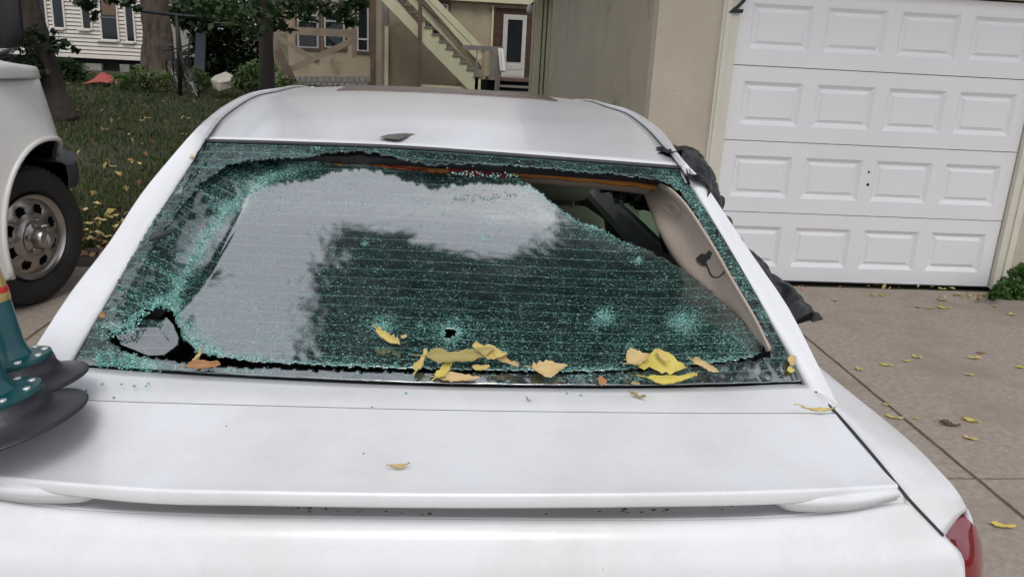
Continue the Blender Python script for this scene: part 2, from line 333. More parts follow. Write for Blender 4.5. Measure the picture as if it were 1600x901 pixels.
    fm = N(t, 'ShaderNodeMapRange'); fm.inputs[3].default_value = gloss; fm.inputs[4].default_value = .8; L(fz.outputs['Fresnel'], fm.inputs[0])
    du = N(t, 'ShaderNodeAttribute'); du.attribute_name = 'dull'; d1_ = N(t, 'ShaderNodeMath', operation='SUBTRACT'); d1_.inputs[0].default_value = 1; L(du.outputs['Fac'], d1_.inputs[1])
    dm = N(t, 'ShaderNodeMath', operation='MULTIPLY'); L(fm.outputs[0], dm.inputs[0]); L(d1_.outputs[0], dm.inputs[1])
    gm = N(t, 'ShaderNodeMath', operation='MULTIPLY'); L(dm.outputs[0], gm.inputs[0])
    iv = N(t, 'ShaderNodeMapRange'); iv.inputs[3].default_value = 1; iv.inputs[4].default_value = .3; L(gt.outputs[0], iv.inputs[0]); L(iv.outputs[0], gm.inputs[1])
    ms = N(t, 'ShaderNodeMixShader'); L(gm.outputs[0], ms.inputs[0]); L(b.outputs[0], ms.inputs[1]); L(gl.outputs[0], ms.inputs[2])
    L(ms.outputs[0], t.nodes['Material Output'].inputs[0]); return m_
M['crack'] = crackmat('crazed_glass', gloss=.42)
M['rimglass'] = crackmat('frit_glass', base=(.006, .010, .011), thr0=.97, gloss=.32)
def chipmat():
    m_, t, b = nodes('glass_crumb'); L = t.links.new
    gi = N(t, 'ShaderNodeNewGeometry'); rp = N(t, 'ShaderNodeValToRGB'); rp.color_ramp.elements[0].color = (.04, .26, .22, 1); rp.color_ramp.elements[1].color = (.40, .78, .70, 1)
    L(gi.outputs['Random Per Island'], rp.inputs[0]); L(rp.outputs[0], b.inputs['Base Color']); b.inputs['Roughness'].default_value = .12
    b.inputs['Transmission Weight'].default_value = .25; return m_
M['crumb'] = chipmat()
def tintglass():
    m_, t, b = nodes('tinted_glass'); L = t.links.new
    tr = N(t, 'ShaderNodeBsdfTransparent'); tr.inputs[0].default_value = (.55, .68, .60, 1)
    gl = N(t, 'ShaderNodeBsdfGlossy'); gl.inputs['Roughness'].default_value = .02
    ms = N(t, 'ShaderNodeMixShader'); ms.inputs[0].default_value = .1; L(tr.outputs[0], ms.inputs[1]); L(gl.outputs[0], ms.inputs[2]); L(ms.outputs[0], t.nodes['Material Output'].inputs[0]); return m_
M['tint'] = tintglass()

# ================================================================ THE SEDAN
def mir(p): return np.array([.04-p[0], p[1]+.015, p[2]])
car = empty('sedan', (0, 3.2, 0), 'white sedan with a shattered rear window and spoiler, parked on the drive', 'car')
# --- glass frame
GBL, GBR = P(108, 571, z=1.12), P(1258, 598, z=1.12)
GTL, GTR = P(322, 220, z=1.48), P(1062, 262, z=1.48)
bot = [GBL, P(400, 589, z=1.127), P(690, 601, z=1.13), P(1000, 604, z=1.127), GBR]
top = [GTL, P(460, 224, z=1.486), P(640, 231, z=1.49), P(850, 246, z=1.486), GTR]
botc, topc = cr(bot, 12), cr(top, 12)
def onc(c, s):
    f = s*(len(c)-1); i = int(min(max(math.floor(f), 0), len(c)-2)); return c[i]+(c[i+1]-c[i])*(f-i)
GN = np.cross(GBR-GBL, (GTL+GTR)/2-(GBL+GBR)/2); GN /= np.linalg.norm(GN)      # points up and back
def S0(s, t, off=0, bow=True):
    p = onc(botc, s)*(1-t)+onc(topc, s)*t
    b = .014*4*t*(1-t) if (0 <= t <= 1 and bow) else 0
    return p+GN*(b+off)

# --- left and right pillar and roof rail curves (inner edge, outer crest)
def tline(a, b, px, py):
    """point of line a-b nearest the pixel"""
    best = min(((lambda q: ((q[0]-px)**2+(q[1]-py)**2, k))(proj(lerp(a, b, k/200))) for k in range(201)))[1]; return lerp(a, b, best/200)
li = [(108, 571), (164, 456), (205, 380), (252, 312), (292, 257), (322, 220)]; lo = [(52, 546), (110, 457), (169, 381), (219, 305), (264, 250), (302, 207)]
ri = [(1258, 598), (1196, 484), (1148, 400), (1105, 330), (1079, 288), (1062, 262)]; ro = [(1287, 588), (1234, 484), (1180, 405), (1131, 332), (1098, 284), (1068, 253)]
LI = [tline(GBL, GTL, *p) for p in li]; LO = [P(*q, y=p[1]) for p, q in zip(LI, lo)]
RI = [tline(GBR, GTR, *p) for p in ri]; RO = [P(*q, y=p[1]) for p, q in zip(RI, ro)]
railL = [P(345, 188, z=1.497), P(370, 168, z=1.507), P(400, 151, z=1.515), P(432, 144, z=1.515), np.array([-.70, 4.1, 1.50]), np.array([-.66, 4.6, 1.45])]
railR = [np.array([-p[0]-.01, p[1], p[2]]) for p in railL]
LO2 = [P(328, 183, y=railL[0][1]), P(353, 165, y=railL[1][1]), P(386, 149, y=railL[2][1]), P(425, 143, y=railL[3][1]), railL[4]+np.array([-.035, 0, -.02]), railL[5]+np.array([-.035, 0, -.02])]
RO2 = [np.array([-p[0]-.01, p[1], p[2]]) for p in LO2]
# roof
rows = []
def roofrow(l, r, crown, n=7):
    out = []
    for i in range(n):
        u = i/(n-1); p = lerp(l, r, u); p[2] += crown*(1-(2*u-1)**2)**.8; out.append(p)
    return out
rows.append([onc(topc, i/6)+np.array([0, 0, .002]) for i in range(7)])
for k, c in zip(range(6), (.022, .026, .028, .026, .026, .03)):
    rows.append(roofrow(railL[k], railR[k], c))
mb = MB(); mb.patch(rows, 6, 6); mb.build('roof', M['white'], car, smooth=True, solid=.004)
# drip channel along the left and right roof edge
for c in (cr(LI[4:]+railL, 4), cr(RI[4:]+railR, 4)):
    mb = MB(); mb.tube([p+np.array([0, 0, .001]) for p in c], .0035, 6); mb.build('roof_seam', M['trimblack'], car, smooth=True)
# sunroof: brown panel near the front of the roof
rr = []
cc = cr([np.array(rows[k]) for k in range(7)], 8)
def roofpt(v, u):
    f = v*(len(cc)-1); i = min(int(f), len(cc)-2); r = cc[i]*(1-f+i)+cc[i+1]*(f-i); g = u*6; j = min(int(g), 5); return r[j]*(1-g+j)+r[j+1]*(g-j)
mb = MB(); mb.grid([[roofpt(.655+.16*a/8, .18+.66*b/14)+np.array([0, 0, .006]) for b in range(15)] for a in range(9)])
mb.build('sunroof', M['sunroof'], car, smooth=True, solid=.01)
# pillars with rails: inner edge > lifted lip > crest > outer side
def pillar(I, O, sgn, name):
    rows = []
    for a, b in zip(I, O):
        out = b-a; q1 = a+np.array([0, 0, .010]); q2 = lerp(a, b, .35)+np.array([0, 0, .014]); q3 = lerp(a, b, .8)+np.array([0, 0, .008]); q4 = b
        q5 = b+np.array([sgn*.012, 0, -.03]); bx = sgn*(.88 if b[1] > 2.2 else .885)+(.01 if sgn > 0 else 0)
        rows.append([a+np.array([0, 0, -.012]), q1, q2, q3, q4, q5])
    rows = [[p+np.array([sgn*.012, -.05-.05*k/5, -.05]) for k, p in enumerate(rows[0])]]+rows
    mb = MB(); mb.patch(rows, 5, 3); return mb.build(name, M['white'], car, smooth=True, solid=.003)
pillar(LI+railL, LO+LO2, -1, 'roof_pillar'); pillar(RI+railR, RO+RO2, 1, 'roof_pillar')
# sail panels below the crest down to the belt line
for O, sg in ((LO, -1), (RO, 1)):
    rows = []
    for k, b in enumerate(O):
        y1 = b[1]+.02*k; belt = np.array([sg*.895+.01, 1.72+.12*k, 1.0])
        a = b+np.array([sg*.012, 0, -.03]); rows.append([a, lerp(a, belt, .5)+np.array([sg*.015, 0, .0]), belt])
    mb = MB(); mb.patch(rows, 4, 4); mb.build('sail_panel', M['white'], car, smooth=True, solid=.003)
# quarter panels
gapR = [P(1266, 601, z=1.115), P(1312, 648, z=1.10), P(1367, 711, z=1.085), P(1413, 767, z=1.062), P(1432, 789, z=1.045), P(1477, 836, z=.995)]
outR = [P(1290, 584, z=1.055), P(1330, 617, z=1.06), P(1420, 690, z=1.05), P(1478, 748, z=1.04), P(1500, 775, z=1.03), P(1513, 800, z=1.0)]
fr = [np.array([.745, 1.9, 1.16]), np.array([.90, 2.05, 1.05])]
def quarter(G, Oo, sg, fl):
    rows = []
    for g, o in zip(G, Oo):
        mid = lerp(g, o, .5)+np.array([0, 0, .012]); q = lerp(g, o, .85)+np.array([0, 0, .009])
        d1 = o+np.array([sg*.022, 0, -.06]); d2 = o+np.array([sg*.03, .01, -.25]); d3 = o+np.array([sg*.01, .05, -.6])
        rows.append([g+np.array([0, 0, -.03]), g, mid, q, o, d1, d2, d3])
    a = rows[0]; f0 = [p+np.array([sg*.03*(1-k/7), .40, -.02]) for k, p in enumerate(a)]
    mb = MB(); mb.patch([f0]+rows, 5, 5); return mb.build('quarter_panel', M['white'], car, smooth=True, solid=.003)
quarter(gapR, outR, 1, fr)
gapL = [mir(p) for p in gapR]; outL = [mir(p) for p in outR]
gapL[0] = P(102, 574, z=1.115)
quarter(gapL, outL, -1, fr)
# trunk lid: from the glass back under the spoiler, over the crease, down the tail
def rowp(pts, zz): return [P(*p, z=z) for p, z in zip(pts, zz)]
inset = lambda p, d: np.array([p[0]-d*np.sign(p[0]), p[1], p[2]])
def lrow(k, mids, zc):
    l, r = inset(gapL[k], .006), inset(gapR[k], .006)
    return [l]+[np.array([a, b, c]) for a, b, c in mids]+[r]
def lid_row(l, r, yc, zc):
    out = []
    for i in range(9):
        u = i/8; p = lerp(l, r, u); k = 1-(2*u-1)**4; p[1] += (yc-(l[1]+r[1])/2)*k; p[2] += (zc-(l[2]+r[2])/2)*k; out.append(p)
    return [out[0]+np.array([0, 0, -.03])]+out+[out[-1]+np.array([0, 0, -.03])]
g = [(inset(gapL[k], .009), inset(gapR[k], .009)) for k in range(6)]
lowR, lowL = P(1498, 893, z=.94), mir(P(1498, 893, z=.94))
dk = [[GBL+np.array([0, -.003, -.03])]+[onc(botc, i/8)+np.array([0, -.003, -.002]) for i in range(9)]+[GBR+np.array([0, -.003, -.03])], lid_row(*g[1], 1.335, 1.118), lid_row(*g[2], 1.25, 1.055), lid_row(*g[3], 1.18, 1.028)]
crease = lid_row(*g[4], 1.118, 1.036)
mb = MB(); mb.patch(dk+[[p+np.array([0, .008, .0]) for p in crease]], 5, 5)
mb.patch([[p+np.array([0, .008, .0]) for p in crease], [p+np.array([0, -.003, -.006]) for p in crease], lid_row(*g[5], 1.095, 1.005), lid_row(lowL, lowR, 1.075, .93),
         lid_row(lowL+np.array([0, .0, -.2]), lowR+np.array([0, .0, -.2]), 1.08, .73)], 5, 5)
mb.build('trunk_lid', M['white'], car, smooth=True, solid=.004)
# dark tube laid along the lid gap, its colour standing for the gap's shade
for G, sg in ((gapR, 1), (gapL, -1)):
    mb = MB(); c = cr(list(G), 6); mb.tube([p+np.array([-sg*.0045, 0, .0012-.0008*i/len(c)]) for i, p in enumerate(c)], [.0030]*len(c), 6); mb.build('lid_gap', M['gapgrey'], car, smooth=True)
# spoiler blade, its lip and the two feet
sf = [P(2, 622, z=1.128), P(200, 628, z=1.130), P(450, 635, z=1.131), P(700, 641, z=1.132), P(1000, 645, z=1.131), P(1200, 646, z=1.125), P(1305, 646, z=1.112)]
sf[0] = mir(sf[-1])
stl = [(0, 751), (200, 760), (400, 766), (700, 770), (1000, 769), (1240, 764), (1402, 756)]
sr = [P(*p, z=z) for p, z in zip(stl, (1.095, 1.100, 1.103, 1.104, 1.103, 1.100, 1.090))]; sr[0] = mir(sr[-1])
mb = MB()
midr = [lerp(a, b, .5)+np.array([0, 0, -.004]) for a, b in zip(sf, sr)]; m7 = [lerp(a, b, .86)+np.array([0, 0, -.003]) for a, b in zip(sf, sr)]
rnd1 = [p+np.array([0, -.004, -.005]) for p in sr]
rnd2 = [p+np.array([0, -.002, -.024+(.010 if i in (0, 6) else 0)]) for i, p in enumerate(sr)]
und = [p+np.array([0, .03, -.026]) for p in sr]; und2 = [lerp(a, b, .35)+np.array([0, 0, -.03]) for a, b in zip(sr, sf)]; und3 = [p+np.array([0, 0, -.022]) for p in sf]
e1 = [p+np.array([0, -.0025, -.0015]) for p in sr]; e2 = [p+np.array([0, -.004, -.005]) for p in sr]; e3 = [p+np.array([0, -.001, .003]) for p in rnd2]; e4 = [p+np.array([0, .003, -.001]) for p in rnd2]
mb.patch([sf, midr, m7, sr], 5, 4); mb.patch([sr, e1, e2, e3, rnd2, e4, und, und2, und3, sf], 5, 1)
mb.patch([[a, b] for a, b in zip([sf[0], midr[0], m7[0], sr[0]], [und3[0], und2[0], und[0], rnd2[0]])], 1, 4); mb.patch([[a, b] for a, b in zip([sf[-1], midr[-1], m7[-1], sr[-1]], [und3[-1], und2[-1], und[-1], rnd2[-1]])], 1, 4)
mb.build('spoiler', M['white'], car, smooth='auto', autosmooth=60)
def foot(pa, pb, pc, m_=False):
    # wedge foot of the spoiler: outline along the trailing edge, running forward
    mb = MB(); rows = []
    topc_ = [P(*p, z=1.083) for p in pa]; lowc = [P(*p, z=1.058) for p in pb]
    if m_: topc_ = [mir(p) for p in topc_]; lowc = [mir(p) for p in lowc]
    rows = [[p+np.array([0, .12, .0]) for p in topc_], topc_, lowc, [p+np.array([0, .012, -.006]) for p in lowc], [p+np.array([0, .14, .0]) for p in lowc]]
    mb.patch(rows, 4, 2); return mb.build('spoiler_foot', M['white'], car, smooth=True)
pa = [(1208, 781), (1250, 778), (1300, 777), (1350, 775), (1404, 768)]; pb = [(1210, 783), (1240, 793), (1300, 794), (1350, 789), (1402, 776)]
foot(pa, pb, None); foot(pa, pb, None, True)
mb = MB(); mb.tube([p+np.array([0, .0015, -.001]) for p in cr(sf[:], 6)], .0016, 6); mb.build('spoiler_seam', M['greyseam'], car, smooth=True)
mb = MB()
for k in range(26):
    px_ = random.choice([random.uniform(420, 1160), random.gauss(560, 60), random.gauss(1010, 60)]); p = P(px_, np.interp(px_, [200, 600, 900, 1240], [788, 800, 800, 790])+random.uniform(-3, 5), z=1.042); r_ = random.uniform(.001, .0026)
    mb.lathe([(0, .0), (r_, 0), (r_*.9, r_*.7), (0, r_)], Matrix.Translation(Vector(p))@Matrix.Diagonal((random.uniform(1, 2.4), 1, 1, 1)), 5)
mb.build('grit', M['brownleaf'], car, kind='stuff')
# tail lights
for sg, mm in ((1, lambda p: p), (-1, mir)):
    A = [P(1478, 838, z=.99), P(1495, 822, z=.993), P(1514, 803, z=.994)]
    A = [mm(p+np.array([0, .012, .002])) for p in A]
    rows = [A, [p+np.array([sg*.008, -.012, -.02]) for p in A]]
    for dz, dx, dy in ((-.08, .018, -.02), (-.16, .022, -.02), (-.26, .01, -.01)):
        rows.append([A[0]+np.array([sg*.004, dy, dz]), A[1]+np.array([sg*(dx+.01), dy-.012, dz]), A[2]+np.array([sg*(dx+.012), dy+.02, dz])])
    rows = [[p+np.array([sg*(0, .006, .022, .030, .028)[k_]*(j_/2), 0, 0]) for j_, p in enumerate(r)] for k_, r in enumerate(rows)]; rows = [r+[r[-1]+np.array([sg*.008, .06, 0]), r[-1]+np.array([-sg*.03, .11, 0])] for r in rows]
    mb = MB(); mb.patch(rows, 5, 5); o = mb.build('tail_light', M['taillight'], car, smooth=True, solid=.01)
    mb = MB(); mb.grid([[lerp(rows[k][0], rows[k][2], u)+np.array([0, -.003-.012*math.sin(u*3.14), 0]) for u in np.linspace(.12, .8, 6)] for k in (2, 3)]); mb.build('lens_divider', M['taildark'], o)
# lower body: sides, bumper, nose, windscreen, windows, wheels
for sg in (1, -1):
    ys = [1.93, 2.6, 3.2, 3.9, 4.6, 5.3, 5.75]; rows = []
    for k, y in enumerate(ys):
        xe = .922+.008*math.sin((y-1.9)/4*3)-(.0 if y < 5 else (y-5)**2*.3)
        rows.append([(sg*(xe-.035)+.02, y, 1.005-(y > 4.5)*.05*(y-4.5)), (sg*(xe-.004)+.02, y, .94), (sg*xe+.02, y, .8), (sg*(xe+.002)+.02, y, .6), (sg*(xe-.02)+.02, y, .3)])
    mb = MB(); mb.patch([[np.array(p) for p in r] for r in rows], 4, 4); mb.build('body_side', M['white'], car, smooth=True, solid=.004)
    for y0, y1, z1 in ((2.36, 3.02, 0), (3.12, 4.05, 0)):   # side windows
        q = []
        for y in (y0, y1):
            R0 = (railL if sg < 0 else railR); ys_ = [p[1] for p in R0]; k = 0
            xt = sg*np.interp(y, ys_, [abs(p[0])+.02 for p in R0]); zt = np.interp(y, ys_, [p[2]-.035 for p in R0])
            q += [(sg*.875+.01, y, 1.0), (xt, y, zt)]
        mb = MB(); mb.add([q[0], q[2], q[3], q[1]], [(0, 1, 2, 3)]); mb.build('side_window', M['tint'], car, solid=.004)
    mb = MB(); R0 = railL if sg < 0 else railR
    mb.beam((sg*.88+.01, 3.07, 1.0), (sg*.735, 3.12, 1.48), .09, .03, up=(1, 0, 0)); mb.build('door_pillar', M['trimblack'], car)
    mb = MB(); mb.beam((sg*.86, 5.0, .99), (sg*.68, 4.45, 1.46), .06, .05, up=(1, 0, 0)); mb.build('windscreen_pillar', M['white'], car); mb = MB(); mb.beam((sg*.88+.01, 4.1, 1.0), (sg*.74, 4.1, 1.46), .05, .03, up=(1, 0, 0)); mb.build('window_divider', M['trimblack'], car)
    for y in (1.95, 4.75):
        mb = MB(); Mx = Matrix.Translation((sg*.84+.02, y, .32))@Matrix.Rotation(sg*math.pi/2, 4, 'Y')
        mb.lathe([(.0, .10), (.2, .10), (.22, .115), (.30, .12), (.325, .09), (.325, -.09), (.2, -.1)], Mx, 28); mb.build('wheel', M['tyre'], car, smooth='auto')
mb = MB(); mb.patch([[np.array(p) for p in r] for r in [[(-.80, 1.26, .745), (0, 1.13, .745), (.84, 1.26, .745)], [(-.84, 1.15, .735), (0, 1.04, .735), (.88, 1.15, .735)], [(-.86, 1.14, .62), (0, 1.01, .62), (.90, 1.14, .62)], [(-.86, 1.18, .3), (0, 1.05, .3), (.90, 1.18, .3)]]], 6, 4); mb.build('bumper', M['white'], car, smooth=True, solid=.004)
mb = MB(); mb.patch([[np.array(p) for p in r] for r in [[(-.85, 5.0, .99), (0, 5.05, 1.05), (.85, 5.0, .99)], [(-.82, 5.5, .9), (0, 5.6, .95), (.82, 5.5, .9)], [(-.72, 5.85, .72), (0, 6.0, .75), (.72, 5.85, .72)], [(-.72, 5.88, .3), (0, 6.02, .3), (.72, 5.88, .3)]]], 5, 5); mb.build('hood', M['white'], car, smooth=True, solid=.004)
mb = MB(); mb.patch([[np.array(p) for p in r] for r in [[(-.83, 5.0, 1.0), (0, 5.05, 1.05), (.83, 5.0, 1.0)], [(-.66, 4.5, 1.455), (0, 4.52, 1.49), (.66, 4.5, 1.455)]]], 6, 2); mb.build('windscreen', M['tint'], car, smooth=True, solid=.004)
# --- cabin seen through the torn corner
mb = MB()
mb.box((-.72, 2.25, .86), (.74, 2.55, .92)); mb.box((-.86, 2.2, .25), (.86, 5.0, .3)); mb.box((-.7, 2.25, .45), (.7, 2.42, 1.02)); mb.box((-.7, 1.5, .8), (.7, 2.3, .84)); mb.box((-.72, 1.42, .55), (.74, 1.46, 1.09))
for sx in (-1, 1): mb.box((sx*.80-.02, 1.4, .3), (sx*.80+.02, 5.0, .97))
mb.box((-.80, 4.55, .3), (.80, 4.9, .98))
mb.build('cabin_lining', M['interior'], car)
def seat(x, y):
    mb = MB(); rows = []
    for z, ww, th, dy in ((.55, .24, .07, 0), (.75, .25, .075, -.03), (.95, .235, .065, -.06), (1.07, .20, .05, -.09), (1.12, .12, .03, -.10), (1.125, .02, .01, -.10)):
        rows.append([np.array([x+ww*math.copysign(abs(math.cos(a))**.6, math.cos(a)), y+dy+th*math.copysign(abs(math.sin(a))**.7, math.sin(a)), z]) for a in np.linspace(0, 2*math.pi, 17)[:-1]])
    mb.grid(rows, closed=True); o = mb.build('seat_back', M['seat'], car, smooth=True)
    mb = MB(); rows = []
    for z, ww, th in ((1.15, .03, .01), (1.155, .11, .04), (1.2, .135, .055), (1.27, .13, .055), (1.32, .1, .04), (1.325, .02, .01)):
        rows.append([np.array([x+ww*math.cos(a), y-.12+th*math.sin(a), z]) for a in np.linspace(0, 2*math.pi, 17)[:-1]])
    mb.grid(rows, closed=True); mb.tube([(x-.06, y-.12, 1.1), (x-.06, y-.12, 1.18)], .006); mb.tube([(x+.06, y-.12, 1.1), (x+.06, y-.12, 1.18)], .006)
    mb.build('headrest', M['seat'], o, smooth=True)
seat(.47, 3.42); seat(-.37, 3.45)
# headliner edge, orange foam lip
hl = [(478, 262), (505, 258), (605, 262), (700, 268), (805, 272), (900, 279), (980, 287), (1030, 294)]
hp = cr([P(px, py, y=2.12) for px, py in hl], 5)
mb = MB(); mb.grid([[p+np.array([0, .03, .004]) for p in hp], [p+np.array([0, 0, .004]) for p in hp], [p+np.array([0, .006, -.022]) for p in hp], [p+np.array([0, .06, -.032]) for p in hp], [p*np.array([.98, 1, 1])+np.array([0, 1.9, .02]) for p in hp]]); mb.build('headliner', M['beige'], car, smooth=True, solid=.003)
mb = MB(); mb.tube([p+np.array([0, -.018, .003+.0012*math.sin(i*1.7)]) for i, p in enumerate(hp)], .0080, 8); mb.build('foam_edge', M['orange'], car, smooth=True)
mb = MB(); mb.grid([[p+np.array([0, -.03, .028]) for p in hp], [p+np.array([0, .01, .010]) for p in hp]]); mb.build('roof_flange', M['black'], car, solid=.004)
# C-pillar trim
to = [(1030, 286), (1050, 298), (1076, 326), (1110, 378), (1146, 440), (1180, 498), (1203, 545)]; ti = [(1002, 292), (1007, 306), (1018, 334), (1030, 362), (1056, 408), (1092, 452), (1140, 520)]
TO = [P(*p, y=lerp(GTR, GBR, k/6)[1]+.03) for k, p in enumerate(to)]; TI = [P(*p, y=TO[k][1]+.20) for k, p in enumerate(ti)]
mb = MB(); mb.patch([[lerp(a, b, -.04)+np.array([0, .015, -.01]), a, lerp(a, b, .5)+np.array([.012, 0, -.005]), b, b+np.array([.05, .08, -.03])] for a, b in zip(TO, TI)], 6, 5); mb.build('pillar_trim', M['beige'], car, smooth=True, solid=.004)
mb = MB(); mb.tube([a+np.array([-.002, -.002, .002]) for a in cr(TO, 6)], .0032, 6); mb.build('trim_edge', M['beige'], car, smooth=True)
c0 = lerp(TO[2], TI[2], .42)+np.array([.0, 0, .006]); ax = (TO[3]-TO[1]); ax /= np.linalg.norm(ax); ay = TI[2]-TO[2]; ay /= np.linalg.norm(ay)
mb = MB(); mb.tube([c0+ax*.024*math.cos(a)+ay*.030*math.sin(a) for a in np.linspace(0, 2*math.pi, 25)], .0012, 6, cap=False); mb.build('trim_cap', M['beige'], car, smooth=True)
# loose aerial lead and clip hanging on the trim
yb = 1.72
mb = MB(); mb.tube(cr([P(*p, y=yb) for p in ((1102, 410), (1107, 421), (1112, 431), (1122, 433), (1131, 425), (1136, 415))], 4), .0022, 6)
mb.build('aerial_lead', M['trimblack'], car, smooth=True)
mb = MB(); q = [P(*p, y=yb) for p in ((1089, 402), (1096, 396), (1103, 397), (1108, 391), (1113, 395), (1110, 404), (1104, 408), (1106, 415), (1098, 414), (1092, 409))]
mb.add(q+[p+np.array([.0, .012, -.006]) for p in q], [tuple(range(10)), tuple(range(10, 20))[::-1]]+[(i, (i+1) % 10, (i+1) % 10+10, i+10) for i in range(10)]); mb.build('aerial_clip', M['trimblack'], car)
# high brake light, broken, behind the upper edge
mb = MB(); bl = [P(px, py, y=2.095) for px, py in ((702, 262), (735, 265), (770, 267), (799, 268))]
mb.grid([[p for p in bl], [p+np.array([0, -.004, -.016]) for p in bl], [p+np.array([0, .03, -.02]) for p in bl]]); mb.build('brake_light', M['redlens'], car, solid=.006)
mb = MB(); bl = [P(px, py, y=2.095) for px, py in ((606, 258), (640, 262), (668, 264))]
mb.grid([[p for p in bl], [p+np.array([0, -.002, -.004]) for p in bl]]); mb.build('brake_light_shard', M['redlens'], car, solid=.004)
# black body flange round the glass
ring = [(s, 0.) for s in np.linspace(0, 1, 30)]+[(1., t) for t in np.linspace(0, 1, 16)[1:]]+[(s, 1.) for s in np.linspace(1, 0, 30)[1:]]+[(0., t) for t in np.linspace(1, 0, 16)[1:-1]]
mb = MB(); rws = []
for s, t in ring:
    s2 = min(max(s, .02), .985); t2 = min(max(t, .04), .965); rws.append([S0(s, t, -.004), S0(s, t, -.016), S0(s2, t2, -.02), S0(s2, t2, -.04)])
mb.grid(rws+[rws[0]]); mb.build('window_flange', M['black'], car)
# rubber strip along the top edge of the glass
mb = MB(); mb.tube([p+GN*.002+np.array([0, -.004, -.001]) for p in topc], .0055, 6); mb.build('window_seal', M['bumper'], car, smooth=True)

# --- the glass itself
RAGX = lambda pts, a, f: np.array([[a*mnoise.noise(Vector((p[0]*f, p[1]*f, 0))), a*mnoise.noise(Vector((p[0]*f, p[1]*f, 9)))] for p in pts])
OPEN = [(478, 246), (500, 241), (530, 237), (575, 238), (605, 243), (640, 252), (670, 258), (740, 256), (800, 259), (870, 266), (960, 273), (1020, 279), (1045, 288), (1065, 303), (1085, 332), (1104, 367), (1121, 398), (1140, 427), (1160, 463), (1180, 500), (1197, 530), (1204, 556),
        (1185, 560), (1090, 571), (1000, 578), (900, 583), (700, 581), (560, 578), (420, 574), (330, 571), (270, 562), (232, 557), (195, 547), (172, 530), (168, 505), (215, 424), (262, 352), (312, 288), (360, 254), (420, 248)]
SHEET = [(150, 512), (156, 494), (194, 420), (238, 345), (290, 276), (335, 244), (400, 232), (484, 236), (498, 250), (530, 256), (570, 254), (605, 262), (640, 265), (700, 272), (760, 275), (812, 278), (835, 291), (880, 327), (905, 345), (930, 351), (975, 376), (1010, 388), (1050, 410), (1085, 432), (1120, 462), (1160, 500), (1190, 526),
         (1197, 543), (1183, 556), (1130, 566), (1040, 574), (950, 579), (850, 580), (700, 577), (600, 574), (500, 570), (400, 565), (345, 558), (304, 550), (296, 536), (284, 532), (281, 515), (272, 500), (271, 488), (260, 478), (243, 473), (226, 480), (220, 492), (208, 506), (186, 518)]
BULLET = [(703, 520, 8)]
def sag(s, t):
    if t < .02: dt = 0
    elif t < .46: dt = .215*(t-.02)-.065/.44*(t-.02)**2/2
    elif t < .78: dt = .0803+.15*(t-.46)-.34/.32*(t-.46)**2/2
    else: dt = .0739-.19*(t-.78)
    dt = max(dt, 0)
    fold = .10+.09*max(t, 0)**3
    a = (s-.025)/(fold-.025); a = 0 if a < 0 else (a if a < .92 else .92+.08*(1-math.exp(-(a-.92)/.08)))
    e = max(0, (s-.80)/.2); a = min(a, 1)*(1-.35*e*e)
    return dt*a*(1-.08*s)
FOLD = [(492, 252), (440, 268), (400, 290), (365, 318), (338, 350), (312, 392), (288, 430), (270, 466), (268, 482)]
FOLD2 = [(262, 480), (276, 505), (300, 532), (330, 552)]
EDGEL = [(268, 470), (240, 474), (215, 498), (180, 520), (165, 516)]
EDGEB = [(330, 554), (450, 566), (600, 573), (750, 577), (900, 578), (1040, 573), (1190, 556)]
EDGER = [(815, 280), (870, 322), (905, 345), (935, 355), (990, 382)]
def crush_sheet(px):
    n1 = np.array([mnoise.noise(Vector((p[0]*.012, p[1]*.03, 0))) for p in px]); n2 = np.array([mnoise.noise(Vector((p[0]*.04, p[1]*.06, 5))) for p in px])
    n3 = np.array([mnoise.noise(Vector(((p[0]*.8+p[1]*.6)*.012, (p[1]*.8-p[0]*.6)*.07, 3))) for p in px])
    c = .02+.05*n1+.05*n2
    g = lambda d, w, a: a*np.exp(-(d/w)**2)
    df = segdist(px, FOLD); c = c+g(df, 9, .75)*(1+.5*n2)+g(df, 24, .16)
    df2 = segdist(px, FOLD2); c = c+g(df2, 18, .7)
    c = c+g(segdist(px, EDGEL), 9, .8)+g(segdist(px, EDGEB), 5, .5)+g(segdist(px, EDGER), 9, .42)
    left = (px[:, 0] < np.interp(px[:, 1], [250, 290, 350, 430, 480], [492, 400, 338, 288, 268]))&(px[:, 1] < 520)
    c = c+left*np.clip(.02+.75*np.clip(n3-.12, 0, 1)+.10*n2, -.03, .5)
    c = c+np.clip((px[:, 1]-470)/110, 0, 1)*.10+np.clip((px[:, 0]-880)/300, 0, 1)*.03+np.clip((px[:, 1]-400)/100, 0, 1)*.04
    for x, y, r, a in ((600, 508, 22, .55), (596, 512, 9, .5), (703, 520, 17, .75), (703, 520, 36, .22), (945, 494, 16, .7), (1072, 503, 22, .6), (1050, 505, 10, .4), (570, 380, 5, .9), (757, 372, 6, .95), (997, 407, 7, 1), (930, 510, 10, .4), (880, 500, 10, .25), (1150, 535, 34, .18), (790, 540, 18, .15), (930, 350, 18, .3), (655, 507, 9, .3), (985, 540, 14, .25)):
        d = np.hypot(px[:, 0]-x, (px[:, 1]-y)*1.25); c = c+g(d, r, a)
    return np.clip(c, -.05, 1)
def dull_sheet(px):
    left = np.clip((np.interp(px[:, 1], [250, 290, 350, 430, 480], [480, 392, 330, 282, 262])-px[:, 0])/25, 0, 1)*(px[:, 1] < 520)
    return .62*left+.25*np.clip((px[:, 0]-900)/200, 0, 1)*np.clip((px[:, 1]-440)/60, 0, 1)
def dull_rim(px):
    return .80*np.clip((568-px[:, 1])/12, 0, 1)*(px[:, 0] < 1e4)
